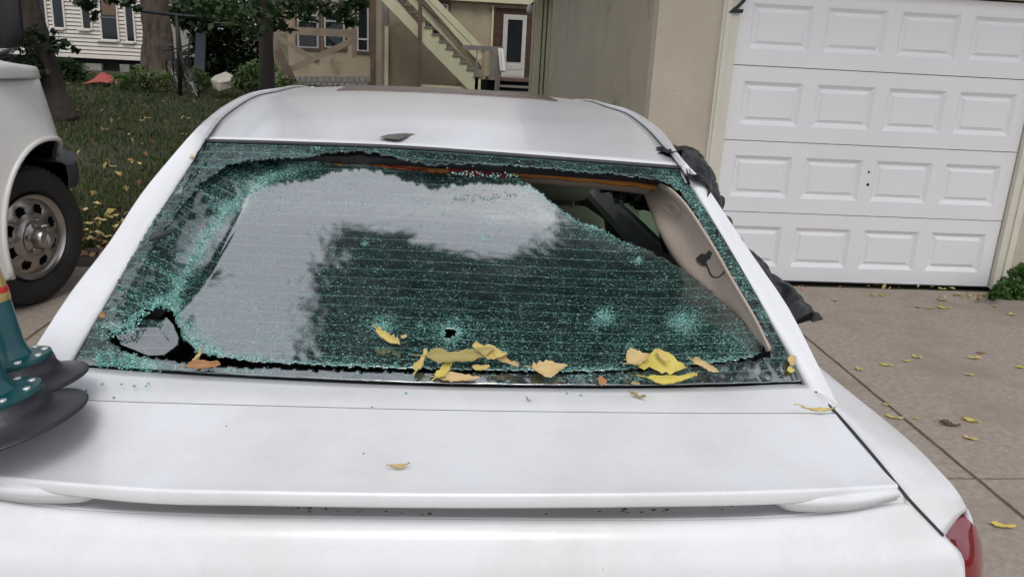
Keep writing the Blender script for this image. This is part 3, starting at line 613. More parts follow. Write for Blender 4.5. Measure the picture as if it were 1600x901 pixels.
def glassmesh(name, ns, nt_, srange, trange, fpos, keep, crushf, matl, thick, dullf):
    ss = np.linspace(*srange, ns); tt = np.linspace(*trange, nt_)
    Pn = np.array([[fpos(s, t) for s in ss] for t in tt]); V = Pn.reshape(-1, 3); px = proja(V); k = keep(px).reshape(nt_, ns)
    kf = k[:-1, :-1]&k[1:, :-1]&k[:-1, 1:]&k[1:, 1:]
    idx = np.arange(ns*nt_).reshape(nt_, ns); F = np.stack([idx[:-1, :-1][kf], idx[:-1, 1:][kf], idx[1:, 1:][kf], idx[1:, :-1][kf]], 1)
    used = np.unique(F); rm = -np.ones(ns*nt_, int); rm[used] = np.arange(len(used)); F = rm[F]; V = V[used]; px = px[used]
    me = bpy.data.meshes.new(name); o = bpy.data.objects.new(name, me); col.objects.link(o); o.parent = car
    me.from_pydata([tuple(v-np.array([0, 3.2, 0])) for v in V], [], [tuple(map(int, f)) for f in F]); me.materials.append(matl); WM[o.name] = WM[car.name].copy()
    cr_ = crushf(px); a = me.attributes.new('crush', 'FLOAT', 'POINT'); a.data.foreach_set('value', cr_.astype('f')); a = me.attributes.new('dull', 'FLOAT', 'POINT'); a.data.foreach_set('value', dullf(px).astype('f'))
    S, T = np.meshgrid(ss, tt); uv = np.stack([(S-.5).ravel()*1.35, T.ravel()*.69], 1)[used]
    ul = me.uv_layers.new(name='UVMap'); li_ = np.zeros(len(me.loops), 'i'); me.loops.foreach_get('vertex_index', li_); ul.data.foreach_set('uv', uv[li_].astype('f').ravel())
    me.polygons.foreach_set('use_smooth', [True]*len(me.polygons))
    if thick:
        md = o.modifiers.new('thick', 'SOLIDIFY'); md.thickness = thick; md.offset = -1
    return o, V, px, Pn
def fsheet(s, t):
    d = sag(s, t); p = S0(s, t, -d+.0015*max(0, 1-d/.01), d > .0005 and False or False); p = p+GN*(.014*4*t*(1-t)*max(0, 1-s/.12) if 0 <= t <= 1 else 0)
    w_ = .0005*mnoise.noise(Vector((s*22, t*14, 0)))+.0002*mnoise.noise(Vector((s*60, t*40, 3)))
    lf = max(0, 1-s/(.10+.09*max(t, 0)**3)); w_ += lf*(.010*mnoise.noise(Vector((s*26, t*9, 1)))+.004*mnoise.noise(Vector((s*70, t*30, 1))))
    rt = max(0, (s-.62)/.38)*max(0, 1-t*1.6); w_ += rt*.003*mnoise.noise(Vector((s*18, t*10, 7)))
    w_ += max(0, 1-t*6)*.001*mnoise.noise(Vector((s*50, t*30, 2)))
    return p+GN*w_
def keep_sheet(px):
    q = px+RAGX(px, 3.5, .13)+RAGX(px, 1.6, .5); k = inpoly(q, SHEET)
    for x, y, r in BULLET: k &= np.hypot((q[:, 0]-x), (q[:, 1]-y)*1.2) > r
    return k
sheet, SV, SPX, SGRID = glassmesh('rear_glass', 430, 250, (.0, 1.), (.0, 1.10), fsheet, keep_sheet, crush_sheet, M['crack'], .004, dull_sheet)
sheet['label'] = 'sagging sheet of crazed tinted rear glass torn away along its top and right side'
def keep_rim(px):
    q = px+RAGX(px, 4, .12)+RAGX(px, 2, .45); return ~inpoly(q, OPEN)
def crush_rim(px):
    n2 = np.array([mnoise.noise(Vector((p[0]*.03, p[1]*.06, 5))) for p in px]); n4 = np.array([mnoise.noise(Vector((p[0]*.08, p[1]*.1, 8))) for p in px])
    g = lambda d, w, a: a*np.exp(-(d/w)**2)
    c = .05+.12*n2; c = c+((px[:, 0] < 640)&(px[:, 1] < 262)&(px[:, 0] > 300))*.12
    c = c+g(segdist(px, [(165, 565), (205, 562), (235, 578)]), 16, .6)*(1+n4)+g(segdist(px, [(225, 566), (300, 577), (420, 580)]), 5, .35)
    c = c+g(segdist(px, [(1040, 275), (1068, 292), (1095, 335)]), 12, .30+.0)*(1+1.2*n4)+g(segdist(px, [(1095, 335), (1140, 410), (1190, 490)]), 11, .18)*(1+1.5*n4)
    c = c+g(segdist(px, [(860, 590), (1000, 592), (1080, 588)]), 7, .35)*(1+n4)+((px[:, 0] < 300)&(px[:, 1] > 250)&(px[:, 1] < 555))*(.07+.25*n4)
    return np.clip(c-np.clip((px[:, 1]-560)/20, 0, 1)*.03*(px[:, 0] > 260), -.1, 1)
def frim(s, t):
    e = .0012*mnoise.noise(Vector((s*30, t*25, 4)))+.0006*mnoise.noise(Vector((s*80, t*60, 4)))
    if s < .06 and t > .12: e += (1-s/.06)*0+.003*mnoise.noise(Vector((s*60, t*18, 6)))
    if s > .93: e += .003*mnoise.noise(Vector((s*60, t*18, 6)))
    return S0(s, t, -.001+e)
rim, *_ = glassmesh('glass_rim', 430, 250, (.003, .997), (.006, .992), frim, keep_rim, crush_rim, M['rimglass'], .004, dull_rim)

# directions in which the sheet shows the open sky (for the crown of the tree ahead of the car)
GREY = [(430, 272), (480, 262), (560, 262), (640, 268), (690, 280), (760, 285), (815, 283), (850, 305), (878, 335), (882, 375), (865, 395), (820, 405), (760, 402), (700, 392), (640, 375), (590, 362), (545, 343), (500, 343), (488, 360), (497, 395), (480, 420), (450, 430), (440, 470), (400, 490), (385, 510), (382, 545), (340, 552), (300, 535), (280, 490), (285, 450), (310, 400), (340, 350), (380, 305)]
_g = np.array([[S0(s, t, -sag(s, t), False) for s in np.linspace(0, 1, 121)] for t in np.linspace(0, 1.1, 101)])
_du = np.gradient(_g, axis=1); _dv = np.gradient(_g, axis=0); _n = np.cross(_du, _dv); _n /= np.linalg.norm(_n, axis=2, keepdims=True)
_px = proja(_g.reshape(-1, 3)); _gf = _g.reshape(-1, 3); _nf = _n.reshape(-1, 3)
def refl(px, py):
    i = int(np.argmin(np.hypot(_px[:, 0]-px, _px[:, 1]-py))); d = _gf[i]-EYE; d /= np.linalg.norm(d); n = _nf[i]; r = d-2*(d@n)*n; return _gf[i], r
SKYG = []
for q in GREY:
    p, r = refl(*q); SKYG.append((r[0]/max(r[2], .05), r[1]/max(r[2], .05)))
print('SKYG', [(round(a, 2), round(b, 2)) for a, b in SKYG])
print('dark', [(q, [round(float(v), 2) for v in refl(*q)[1]]) for q in ((600, 450), (900, 450), (1150, 540), (450, 550), (240, 400), (900, 360), (600, 560))])

# folded flap of glass standing in the lower left hole
def fl(pts, y0, name, crushv, matl=M['rimglass']):
    mb = MB(); 
    for (x, y, yy) in pts: pass
    V = [P(x, y, y=yy) for x, y, yy in pts]; n = len(V); mb.add(V, [tuple(range(n))]); o = mb.build(name, matl, car, solid=.004); me = o.data
    a = me.attributes.new('crush', 'FLOAT', 'POINT'); a.data.foreach_set('value', np.full(n, crushv, 'f')); ul = me.uv_layers.new(name='UVMap')
    L = [0]*len(me.loops); me.loops.foreach_get('vertex_index', L); ul.data.foreach_set('uv', np.array([(pts[i][0]*.0012, pts[i][1]*.0016) for i in L], 'f').ravel()); return o
def onpl(px, py, off, tilt=(0, 0)):
    """pixel on a plane parallel to the glass, off below it"""
    o_ = (GBL+GTL+GBR+GTR)/4-GN*off; n_ = GN.copy(); n_[1] += tilt[1]; n_[0] += tilt[0]; n_ /= np.linalg.norm(n_); r = CR.T@np.array([px-CX, py-CY, FPX]); o2 = onpl.anchor if onpl.anchor is not None else o_; return EYE+r*(((o2-EYE)@n_)/(r@n_))
onpl.anchor = None
def flap(pxs, off, tilt, crushv, anchor=None, name='glass_flap'):
    onpl.anchor = anchor; V = [onpl(x, y, off, tilt) for x, y in pxs]; onpl.anchor = None
    mb = MB(); n = len(V); mb.add(V, [tuple(range(n))]); o = mb.build(name, M['rimglass'], car, solid=.004); me = o.data
    a = me.attributes.new('crush', 'FLOAT', 'POINT'); a.data.foreach_set('value', np.full(n, crushv, 'f')); ul = me.uv_layers.new(name='UVMap')
    L = [0]*len(me.loops); me.loops.foreach_get('vertex_index', L); ul.data.foreach_set('uv', np.array([(pxs[i][0]*.0012, pxs[i][1]*.0016) for i in L], 'f').ravel()); return V
v = flap([(181, 523), (198, 514), (250, 513), (266, 532), (257, 556), (232, 557), (206, 546), (190, 540)], .012, (0, .02), -.03)
flap([(250, 513), (257, 500), (262, 497), (272, 508), (280, 528), (279, 540), (262, 553), (257, 556), (266, 532)], 0, (-.45, -.1), .02, v[2])
flap([(198, 514), (212, 503), (225, 499), (257, 500), (250, 513)], 0, (.0, .5), .14, v[2])
flap([(163, 530), (181, 523), (190, 540), (188, 547), (170, 541)], .014, (-.3, .1), .0)
# wiper-like metal clip on the left edge of the glass
mb = MB(); q = [tuple(onpl(x, y, -.022)) for x, y in ((234, 376), (240, 370), (252, 366), (268, 362))]; mb.tube(q, [.004, .009, .009, .004], 6); mb.tube([np.array(q[1])-GN*.004, np.array(q[3])-GN*.004], .004, 6); mb.build('glass_clip', M['bumper'], car, smooth=True)
# crumbs of glass: one loose heap along the tears
def crumbs(name, pts, sz, parent, label=None):
    pts = np.asarray(pts); n = len(pts); base = np.array([[0, 0, 0], [1, 0, 0], [.5, .9, 0], [.5, .3, .8]])-np.array([.5, .3, .25]); A = rng.uniform(-1, 1, (n, 3, 3)); Q, _r = np.linalg.qr(A)
    V = (np.einsum('nij,kj->nki', Q, base)*(sz*rng.uniform(.5, 1.3, (n, 1, 1))))+pts[:, None, :]
    T = V[:, [[0, 1, 2], [0, 1, 3], [1, 2, 3], [2, 0, 3]]].reshape(-1, 3); o = quadmesh(name, T, 3, M['crumb'], parent, kind='stuff'); 
    if label: o['label'] = label
    return o
sh = SV[::1]; shp = SPX; cr_all = crush_sheet(shp); pick = rng.random(len(sh)) < np.clip((cr_all-.35)*.35, 0, .3)
pts = sh[pick]+GN*.002
crumbs('glass_crumbs', pts, .0042, car)
def rimcrumb(line, n, sp): 
    out = []
    for _ in range(n):
        p = interp([np.array(q, float) for q in line], random.random()); p = p+rng.normal(0, sp, 2); onpl.anchor = None; out.append(onpl(p[0], p[1], -.012))
    return out
crumbs('edge_crumbs', rimcrumb([(150, 560), (180, 566), (215, 566), (240, 578)], 230, 6)+rimcrumb([(170, 522), (205, 512), (222, 487), (245, 475), (268, 480)], 200, 3)+rimcrumb([(250, 568), (330, 577), (440, 580)], 60, 3)
       +rimcrumb([(1045, 283), (1075, 305), (1100, 345), (1140, 410), (1180, 480)], 120, 5)+rimcrumb([(860, 592), (960, 592), (1080, 588)], 70, 4)+rimcrumb([(700, 270), (760, 272), (808, 274)], 70, 3), .0048, car)
# paint-chipped scuff at the rear edge of the roof
mb = MB(); sc_ = [(592, 215), (605, 211), (622, 209), (640, 208), (655, 210), (642, 212), (632, 216), (622, 219), (612, 218), (604, 217)]
V = [P(*p, z=1.503) for p in sc_]; cz = np.mean(V, 0)+np.array([0, 0, .006]); mb.add([p+np.array([0, 0, .001]) for p in V]+[cz], [(i, (i+1) % 10, 10) for i in range(10)]); mb.build('peeled_paint', M['scuff'], car)

# ================================================================ GROUND
def sheet_ground():
    mb = MB(); ys = [-60, -20, -6, 0, 3, 6, 8, 10, 12, 14, 16, 18, 20, 22, 24, 28, 34, 60, 300, 1500]
    xs = [-1500, -300, -60, -30, -15, -8, -4, 0, 4, 8, 15, 30, 60, 300, 1500]
    mb.grid([[(x, y, gz(y)-.03) for x in xs] for y in ys]); mb.build('ground', M['ground'], smooth=True, kind='structure', origin=(0, 0, 0))
sheet_ground()
# driveway: slabs with recessed dirt-filled joints
drv = empty('driveway', (2, 2, 0), None, None); drv['kind'] = 'structure'
mb = MB(); mb.box((-8.5, -8, -.05), (9, 6.16, -.006)); mb.build('joint_fill', M['joint'], drv)
xs = [-8.5, -5.4, -2.35, .02, 2.41, 4.9, 9]; ys = [-8, -5, -2, .4, 3.1, 6.15]
for i in range(6):
    for j in range(5):
        yb = ys[j+1]
        def ed(a, b, n=10): return [lerp(a, b, k/n) for k in range(n)]
        g = .014 if (i in (2, 3)) else .009
        c = [(xs[i]+g, ys[j]+g*.7), (xs[i+1]-g, ys[j]+g*.7), (xs[i+1]-g, yb-g*.7), (xs[i]+g, yb-g*.7)]
        pl = []
        for k in range(4): pl += ed(c[k], c[(k+1) % 4], 26)
        pl = [(p[0]+.007*mnoise.noise(Vector((p[0]*7, p[1]*7, i))), p[1]+.007*mnoise.noise(Vector((p[0]*7, p[1]*7, 9+j)))) for p in pl]
        mb = MB(); mb.prism(pl, -.04, 0, axis=2); mb.build('slab', M['concrete'], drv)
mb = MB(); pts = [(-9, 6.12), (-2.0, 6.12), (-1, 6.12), (1.5, 6.12), (1.5, 7.2), (-1, 6.9), (-2.2, 6.75), (-3.2, 6.62), (-9, 6.6)]
mb.prism(pts, -.03, .004, axis=2); mb.build('soil_strip', M['soil'], kind='structure')

# ================================================================ GARAGE
GY = 6.25
gx0 = float(P(1128, 240, y=GY)[0]); gx1 = float(P(1568, 348, y=GY)[0])   # door opening 2.44 m
cx0 = float(P(1030, 10, y=GY)[0])
gar = empty('garage', (3.2, GY, 0), 'beige stucco garage with cream door jambs and a black house number', 'garage')
mb = MB(); mb.box((cx0, GY, 0), (gx0-.13, GY+.15, 2.75)); mb.box((gx1+.13, GY, 0), (gx1+1.4, GY+.15, 2.75)); mb.box((gx0-.13, GY, 2.34), (gx1+.13, GY+.15, 2.75)); mb.build('front_wall', M['stucco'], gar)
mb = MB(); mb.box((cx0, GY+.15, 0), (cx0+.15, GY+6.5, 2.75)); mb.build('side_wall', M['stuccodullshade'], gar)
mb = MB(); mb.box((gx1+1.25, GY+.15, 0), (gx1+1.4, GY+6.5, 2.75)); mb.box((cx0+.15, GY+6.35, 0), (gx1+1.25, GY+6.5, 2.75)); mb.build('back_wall', M['stuccodullshade'], gar)
for x0, x1 in ((gx0-.13, gx0-.005), (gx1+.005, gx1+.13)):
    mb = MB(); mb.box((x0, GY-.03, 0), (x1, GY+.12, 2.34)); mb.box((x0+(.02 if x0 < gx0-.1 else .06), GY-.045, 0), (x0+(.06 if x0 < gx0-.1 else .10), GY-.031, 2.34)); mb.build('door_jamb', M['jamb'], gar, bevel=.004)
mb = MB(); mb.box((gx0-.13, GY-.05, 2.262), (gx1+.13, GY+.12, 2.34)); mb.build('door_header', M['creamwood'], gar, bevel=.004)
mb = MB(); mb.box((cx0-.4, GY-.5, 2.78), (gx1+1.9, GY+7, 2.86)); mb.build('eave', M['brownwood'], gar)
mb = MB(); mb.prism([(GY-.55, 2.865), (GY+7, 2.865), (GY+3, 4.0)], cx0-.42, gx1+1.92, axis=0); mb.build('roof', M['shingle'], gar)
cu = bpy.data.curves.new('t', 'FONT'); cu.body = '2'; cu.size = .21; cu.extrude = .004; cu.shear = .3; cu.offset = .004
to_ = bpy.data.objects.new('t', cu); col.objects.link(to_); bpy.context.view_layer.update()
tm = bpy.data.meshes.new_from_object(to_); bpy.data.objects.remove(to_)
num = bpy.data.objects.new('house_number', tm); col.objects.link(num); num.parent = gar; tm.materials.clear(); tm.materials.append(M['number'])
p = P(1139, 19, y=GY-.051); num.matrix_world = Matrix.Translation(Vector(p))@Matrix.Rotation(math.pi/2, 4, 'X'); WM[num.name] = WM[gar.name]
num.matrix_parent_inverse = Matrix.Identity(4); num.location = Vector(p)-Vector((3.2, GY, 0)); num.rotation_euler = (math.pi/2, 0, 0)
# sectional door
gd = empty('garage_door', ((gx0+gx1)/2, GY, 0), 'white four-section panelled garage door closed above the concrete drive', 'garage door')
Wd = gx1-gx0; H = .56; pw = .47; ph = .325; px_m = (Wd-4*pw)/5
YF = GY+.02
panel_me = None
for r in range(4):
    z0 = r*H+.012; z1 = (r+1)*H+.006
    mb = MB(); xs_ = [gx0+.004]; 
    pzs = (z0+.118, z0+.118+ph)
    xe = []
    for k in range(4):
        a = gx0+px_m*(k+1)+pw*k; xe.append((a, a+pw))
    edges = [gx0+.004]+[v for e in xe for v in e]+[gx1-.004]
    # front face pieces around the pressed panels, then the slab's back
    for k in range(0, len(edges)-1, 2): mb.box((edges[k], YF, z0), (edges[k+1], YF+.04, z1))
    for a, b in xe: mb.box((a, YF, z0), (b, YF+.04, pzs[0])); mb.box((a, YF, pzs[1]), (b, YF+.04, z1))
    mb2 = MB(); X = [edges[0]]+[v for e in xe for v in e]+[edges[-1]]; Z = [z0, pzs[0], pzs[1], z1]
    vs = [(x, YF, z) for z in Z for x in X]; n = len(X); fs = [(j*n+i, j*n+i+1, (j+1)*n+i+1, (j+1)*n+i) for j in range(3) for i in range(n-1) if not (j == 1 and i % 2 == 1)]
    mb2.add(vs, fs); e = [(X[0], z0), (X[-1], z0), (X[-1], z1), (X[0], z1)]
    mb2.add([(x, YF, z) for x, z in e]+[(x, YF+.035, z) for x, z in e], [(0, 1, 5, 4), (1, 2, 6, 5), (2, 3, 7, 6), (3, 0, 4, 7), (4, 5, 6, 7)])
    o = mb2.build('door_section', M['gdoor'], gd, recalc=False)
    for a, b in xe:
        if panel_me is None:
            mp_ = MB(); rings = [(0, 0), (.030, .024), (.040, .024), (.062, .008), (.068, .008)]
            R2 = []
            for ins, dp in rings:
                R2.append([(-pw/2+ins, dp, -ph/2+ins), (pw/2-ins, dp, -ph/2+ins), (pw/2-ins, dp, ph/2-ins), (-pw/2+ins, dp, ph/2-ins)])
            for q in range(len(R2)-1):
                o_ = len(mp_.v); mp_.v += R2[q]+R2[q+1]; mp_.f += [(o_+i, o_+(i+1) % 4, o_+4+(i+1) % 4, o_+4+i) for i in range(4)]; mp_.m += [0]*4
            o_ = len(mp_.v); mp_.v += R2[-1]; mp_.f.append((o_, o_+1, o_+2, o_+3)); mp_.m.append(0)
            panel_me = bpy.data.meshes.new('panel'); panel_me.from_pydata(mp_.v, [], mp_.f); panel_me.materials.append(M['gdoor'])
        po = bpy.data.objects.new('panel', panel_me); col.objects.link(po); po.parent = o; po.location = Vector(((a+b)/2, YF, (pzs[0]+pzs[1])/2))-Vector(((gx0+gx1)/2, GY, 0)); WM[po.name] = WM[gd.name]
for (px, py, r) in ((1357.5, 269, .010), (1356, 288.5, .013)):
    p = P(px, py, y=YF); mb = MB(); mb.lathe([(0, .004), (r*.6, .004), (r, .0), (r, -.004)], Matrix.Translation(Vector(p))@Matrix.Rotation(math.pi/2, 4, 'X'), 14); mb.build('keyhole', M['trimblack'], gd)
mb = MB(); mb.box((gx0+.004, YF-.004, 0.001), (gx1-.004, YF+.03, .011)); mb.build('bottom_seal', M['black'], gd)
# back filler so nothing shows through the section joints
mb = MB(); mb.box((gx0-.1, YF+.045, .0), (gx1+.1, YF+.06, 2.3)); mb.build('door_backing', M['trimblack'], gd)

# ---- second building behind the garage with cream posts and brown door
AY = 15.5
def px_rect(px0, py0, px1, py1, y, th, mb, mi=0, front=0):
    """upright box whose face at depth y covers the pixel rectangle"""
    mx, my = (px0+px1)/2, (py0+py1)/2
    x0 = P(px0, my, y=y)[0]; x1 = P(px1, my, y=y)[0]; z0 = P(mx, py1, y=y)[2]; z1 = P(mx, py0, y=y)[2]
    mb.box((x0, y-front, z0), (x1, y+th, z1), mi); return x0, x1, z0, z1
anx = empty('annex', (P(870, 100, y=AY)[0], AY, gz(AY)), 'tan outbuilding with cream corner posts and a brown door beside the garage', 'building')
mb = MB(); x0 = P(832, 80, y=AY)[0]; x1 = 6.5; mb.box((x0, AY, .1), (x1, AY+.35, 3.4)); mb.build('wall', M['stuccodullshade'], anx)
for (a, b, pr) in ((833, 843, .1), (845, 850, .07), (852, 858, .10)):
    xa, xb = P(a, 90, y=AY)[0], P(b, 90, y=AY)[0]; mb = MB(); mb.box((xa, AY-pr, .12), (xb, AY-.003, 3.2)); mb.build('post', M['creamwood'], anx, bevel=.01)
xa, xb = P(860, 90, y=AY)[0], P(865, 90, y=AY)[0]; mb = MB(); mb.box((xa, AY-.05, .12), (xb, AY-.003, 2.4)); mb.build('door_frame', M['brownwood'], anx)
xa, xb = P(896, 20, y=AY)[0], P(953, 20, y=AY)[0]; mb = MB(); mb.box((xa, AY-.04, .14), (xb, AY-.003, 2.35)); mb.build('door', M['shingle'], anx)
mb = MB(); mb.box((x0-.05, AY-.75, 2.62), (x1, AY-.76+.12, 2.80)); mb.box((x0-.05, AY-.62, 2.72), (x1, AY+.5, 2.8)); mb.build('eave', M['creamwood'], anx)
mb = MB(); mb.prism([(AY-.8, 2.81), (AY+.6, 2.81), (AY+.6, 3.5)], x0-.06, x1, axis=0); mb.build('roof', M['shingle'], anx)
p = Vector(P(828, 14, y=AY-.2)); mb = MB()
Mx = Matrix.Translation(p); mb.lathe([(0, -.09), (.045, -.08), (.06, -.03), (.05, .04), (.025, .08), (0, .085)], Mx, 16); o = mb.build('lamp_shade', M['lamp'], anx, smooth=True)
mb = MB(); mb.tube([p+Vector((.02, .02, .06)), p+Vector((.06, .1, .10)), p+Vector((.06, .2, .10))], .02, 8); mb.build('lamp_bracket', M['metalblack'], o)

# ================================================================ BACK HOUSE WITH OUTSIDE STAIR
HY = 25.; hz0 = gz(HY)
hs_ = empty('back_house', (-1, HY, hz0), 'tan stucco house with brown trim behind the white sedan', 'house')
xl = P(428, 60, y=HY)[0]; xr = P(836, 60, y=HY)[0]
def z2(x, y): return 400+x*.3, y*.3
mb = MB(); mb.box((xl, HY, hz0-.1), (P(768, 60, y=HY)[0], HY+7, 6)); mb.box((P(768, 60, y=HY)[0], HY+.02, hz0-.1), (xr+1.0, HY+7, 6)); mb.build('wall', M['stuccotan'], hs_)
def hbox(name, r, th, matn, par=None, bev=0, y=HY):
    mb = MB(); (a, b), (c, d) = z2(r[0], r[1]), z2(r[2], r[3]); px_rect(a, b, c, d, y, -.003, mb, front=th); return mb.build(name, M[matn], par or hs_, bevel=bev)
hbox('corner_board', (598, -60, 622, 470), .12, 'brownwood'); hbox('drain_pipe', (655, -60, 690, 470), .10, 'greywood'); hbox('cream_post', (674, 140, 693, 468), .34, 'creamwood')
hbox('door_bay', (1228, 45, 1440, 500), .05, 'shingle')
hbox('top_beam', (880, -20, 1440, 12), .25, 'creamwood')
for r in ((1222, 30, 1232, 420),): hbox('bay_trim', r, .07, 'creamwood')
# shingle courses on the door bay
for k in range(9):
    y0 = 60+k*44; hbox('shingle_course', (1232, y0+38, 1436, y0+42), .062, 'shingle')
def window(r, mull=None, frame='brownwood', fw=12, glass='glassdark', th=.10):
    o = hbox('window', r, th*.6, frame)
    hbox('sash', (r[0]+fw, r[1]+fw, r[2]-fw, r[3]-fw), th*.75, 'doorwhite' if frame != 'x' else frame, o)
    hbox('pane', (r[0]+fw+8, r[1]+fw+8, r[2]-fw-8, r[3]-fw-8), th*.85, glass, o)
    if mull:
        for yy in mull: hbox('rail', (r[0]+fw+2, yy-4, r[2]-fw-2, yy+4), th, 'doorwhite', o)
    return o
window((205, 10, 338, 262), (80, 112, 172)); window((345, 10, 475, 262), (80, 112, 172)); window((515, -40, 600, 280), (205,), glass='glassdark'); window((880, 8, 1012, 170), (102,))
# block footing at the foot of the left wall
for k in range(14):
    for j in range(2):
        a = 170+k*31-j*14; hbox('footing_block', (a, 398+j*32, a+28, 427+j*32), .06, 'block')
# door
dr = hbox('storm_door', (1282, 78, 1402, 420), .09, 'doorwhite'); hbox('door_glass', (1307, 104, 1383, 324), .10, 'glassdark', dr)
for y0 in (340, 372): hbox('door_rail', (1300, y0, 1390, y0+22), .10, 'doorwhite', dr)
# porch landing and steps
pr = empty('porch', (P(800, 135, y=HY-1)[0], HY-1, hz0), 'small wooden porch landing with steps below the white storm door', 'porch')
mb = MB()
(a, b), (c, d) = z2(1205, 410), z2(1440, 424); x0, x1, z0, z1 = px_rect(a, b, c, d, HY-1.3, 1.2, mb); mb.build('landing', M['brownwood'], pr)
for k in range(3):
    (a, b), (c, d) = z2(1265, 448+k*30), z2(1430, 458+k*30); mb = MB(); px_rect(a, b, c, d, HY-1.5-.25*k, .24, mb); mb.build('step', M['greywood'], pr)
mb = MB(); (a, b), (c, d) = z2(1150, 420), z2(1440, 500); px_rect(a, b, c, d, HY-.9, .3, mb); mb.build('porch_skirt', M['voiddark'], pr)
mb = MB(); (a, b), (c, d) = z2(1075, 240), z2(1290, 265); px_rect(a, b, c, d, HY-1.35, .10, mb); mb.build('top_rail', M['greywood'], pr)
for xx in (1145, 1175, 1182, 1215): 
    mb = MB(); (a, b), (c, d) = z2(xx, 266), z2(xx+7, 415); px_rect(a, b, c, d, HY-1.32, .03, mb); mb.build('baluster', M['lightwood'], pr)
for xx, wd, y1 in ((1222, 26, 418), (1247, 26, 500)):
    mb = MB(); (a, b), (c, d) = z2(xx, 250), z2(xx+wd, y1); px_rect(a, b, c, d, HY-1.36, .09, mb); mb.build('newel_post', M['greywood'], pr)
for k, xx in enumerate((1267, 1281)):
    mb = MB(); a = P(*z2(xx, 255), y=HY-1.5-.1*k); b = P(*z2(xx+12, 372), y=HY-1.9-.1*k); mb.beam(a, b, .07, .05, up=(0, 1, 0)); mb.build('hand_rail', M['doorwhite'], pr)
# stair
st = empty('outside_stair', (P(690, 145, y=24)[0], 24, gz(24)), 'steep wooden outside stair with cream stringers rising to the left against the house', 'stair')
SY = 23.4
def Q(x, y, d=0): return P(*z2(x, y), y=SY+d)
A0, B0 = Q(1118, 470), Q(640, -10)          # lower edge line of the near stringer, bottom to top
dx = (B0-A0); L_ = abs(dx[0]); nst = 13
stepx = -L_/nst; stepz = dx[2]/nst
sl_ = [(A0[0], A0[2])]; up_ = []
for k in range(nst+1):
    zx = A0[0]+.05+stepx*k; zz = A0[2]+.18+stepz*k
    up_ += [(zx, zz), (zx, zz+stepz)] if k < nst else [(zx, zz)]
poly = [(A0[0], A0[2]-.05), (A0[0]+.28, A0[2]-.05)]+[(x+.22, z) for x, z in up_]+[(A0[0]+stepx*nst, A0[2]+stepz*nst)]
mb = MB(); mb.prism(poly, SY, SY+.05, axis=1); mb.build('stringer', M['creamwood'], st)
mb = MB(); mb.prism([(x, z) for x, z in poly], SY+.95, SY+1.0, axis=1); mb.build('stringer', M['creamwood'], st)
for k in range(nst):
    x = up_[2*k+1][0]+.22; z = up_[2*k+1][1]
    mb = MB(); mb.box((x+stepx-.02, SY-.04, z+.002), (x+.035, SY+.94, z+.04)); mb.build('tread', M['greywood'], st)
    mb = MB(); mb.box((x-.012, SY+.055, z-stepz+.04), (x+.004, SY+.93, z)); mb.build('riser', M['brownwood'], st)
# far-side boards and rail
for k, (off, wd) in enumerate(((.30, .22), (.56, .22), (.82, .20))):
    a = np.array([A0[0]+.28, SY+1.02, A0[2]+.26+off]); b = a+np.array([stepx*nst, 0, stepz*nst]); mb = MB(); mb.beam(a, b, wd, .03); mb.build('side_board', M['creamwood'], st)
a = Q(1178, 360, .9); b = Q(858, -8, .9); b = a+(b-a)*1.3; mb = MB(); mb.beam(a, b, .09, .06); mb.build('hand_rail', M['brownwood'], st)
a = Q(852, 115); b = Q(745, -4); b = a+(b-a)*1.4; mb = MB(); mb.beam(a, b, .10, .05); mb.build('hand_rail', M['brownwood'], st)
mb = MB(); (a, b), (c, d) = z2(842, -30), z2(862, 472); px_rect(a, b, c, d, SY-.1, .09, mb); mb.build('stair_post', M['brownwood'], st)
mb = MB(); (a, b), (c, d) = z2(1141, 340), z2(1158, 470); px_rect(a, b, c, d, SY, .09, mb); mb.build('newel_post', M['greywood'], st)
mb = MB(); (a, b), (c, d) = z2(858, 447), z2(1100, 474); px_rect(a, b, c, d, SY+.1, .06, mb); mb.build('skirt_board', M['creamwood'], st)
# braced timber frame left of the stair
bf = empty('timber_frame', (P(480, 130, y=21)[0], 21, gz(21)), 'weathered cross-braced timber porch frame under the green leaves', 'frame')
for a, b, wd in (((92, 155), (522, 178), .42), ((100, 185), (330, 330), .28), ((130, 385), (520, 205), .34), ((255, 5), (300, 0), .3), ((325, 5), (522, 140), .38), ((512, 120), (512, 300), .25), ((250, 20), (60, 160), .3), ((105, 190), (105, 350), .3)):
    mb = MB(); mb.beam(P(*z2(*a), y=21), P(*z2(*b), y=21+.06), wd*.42, .07); mb.build('brace', M['lightwood'], bf)
mb = MB(); (a, b), (c, d) = z2(120, 170), z2(165, 380); px_rect(a, b, c, d, 21.3, .1, mb); mb.build('post', M['creamwood'], bf)
mb = MB(); mb.beam(P(*z2(110, 260), y=20.9), P(*z2(215, 460), y=20.7), .16, .06); mb.build('leaning_board', M['brownwood'], bf)

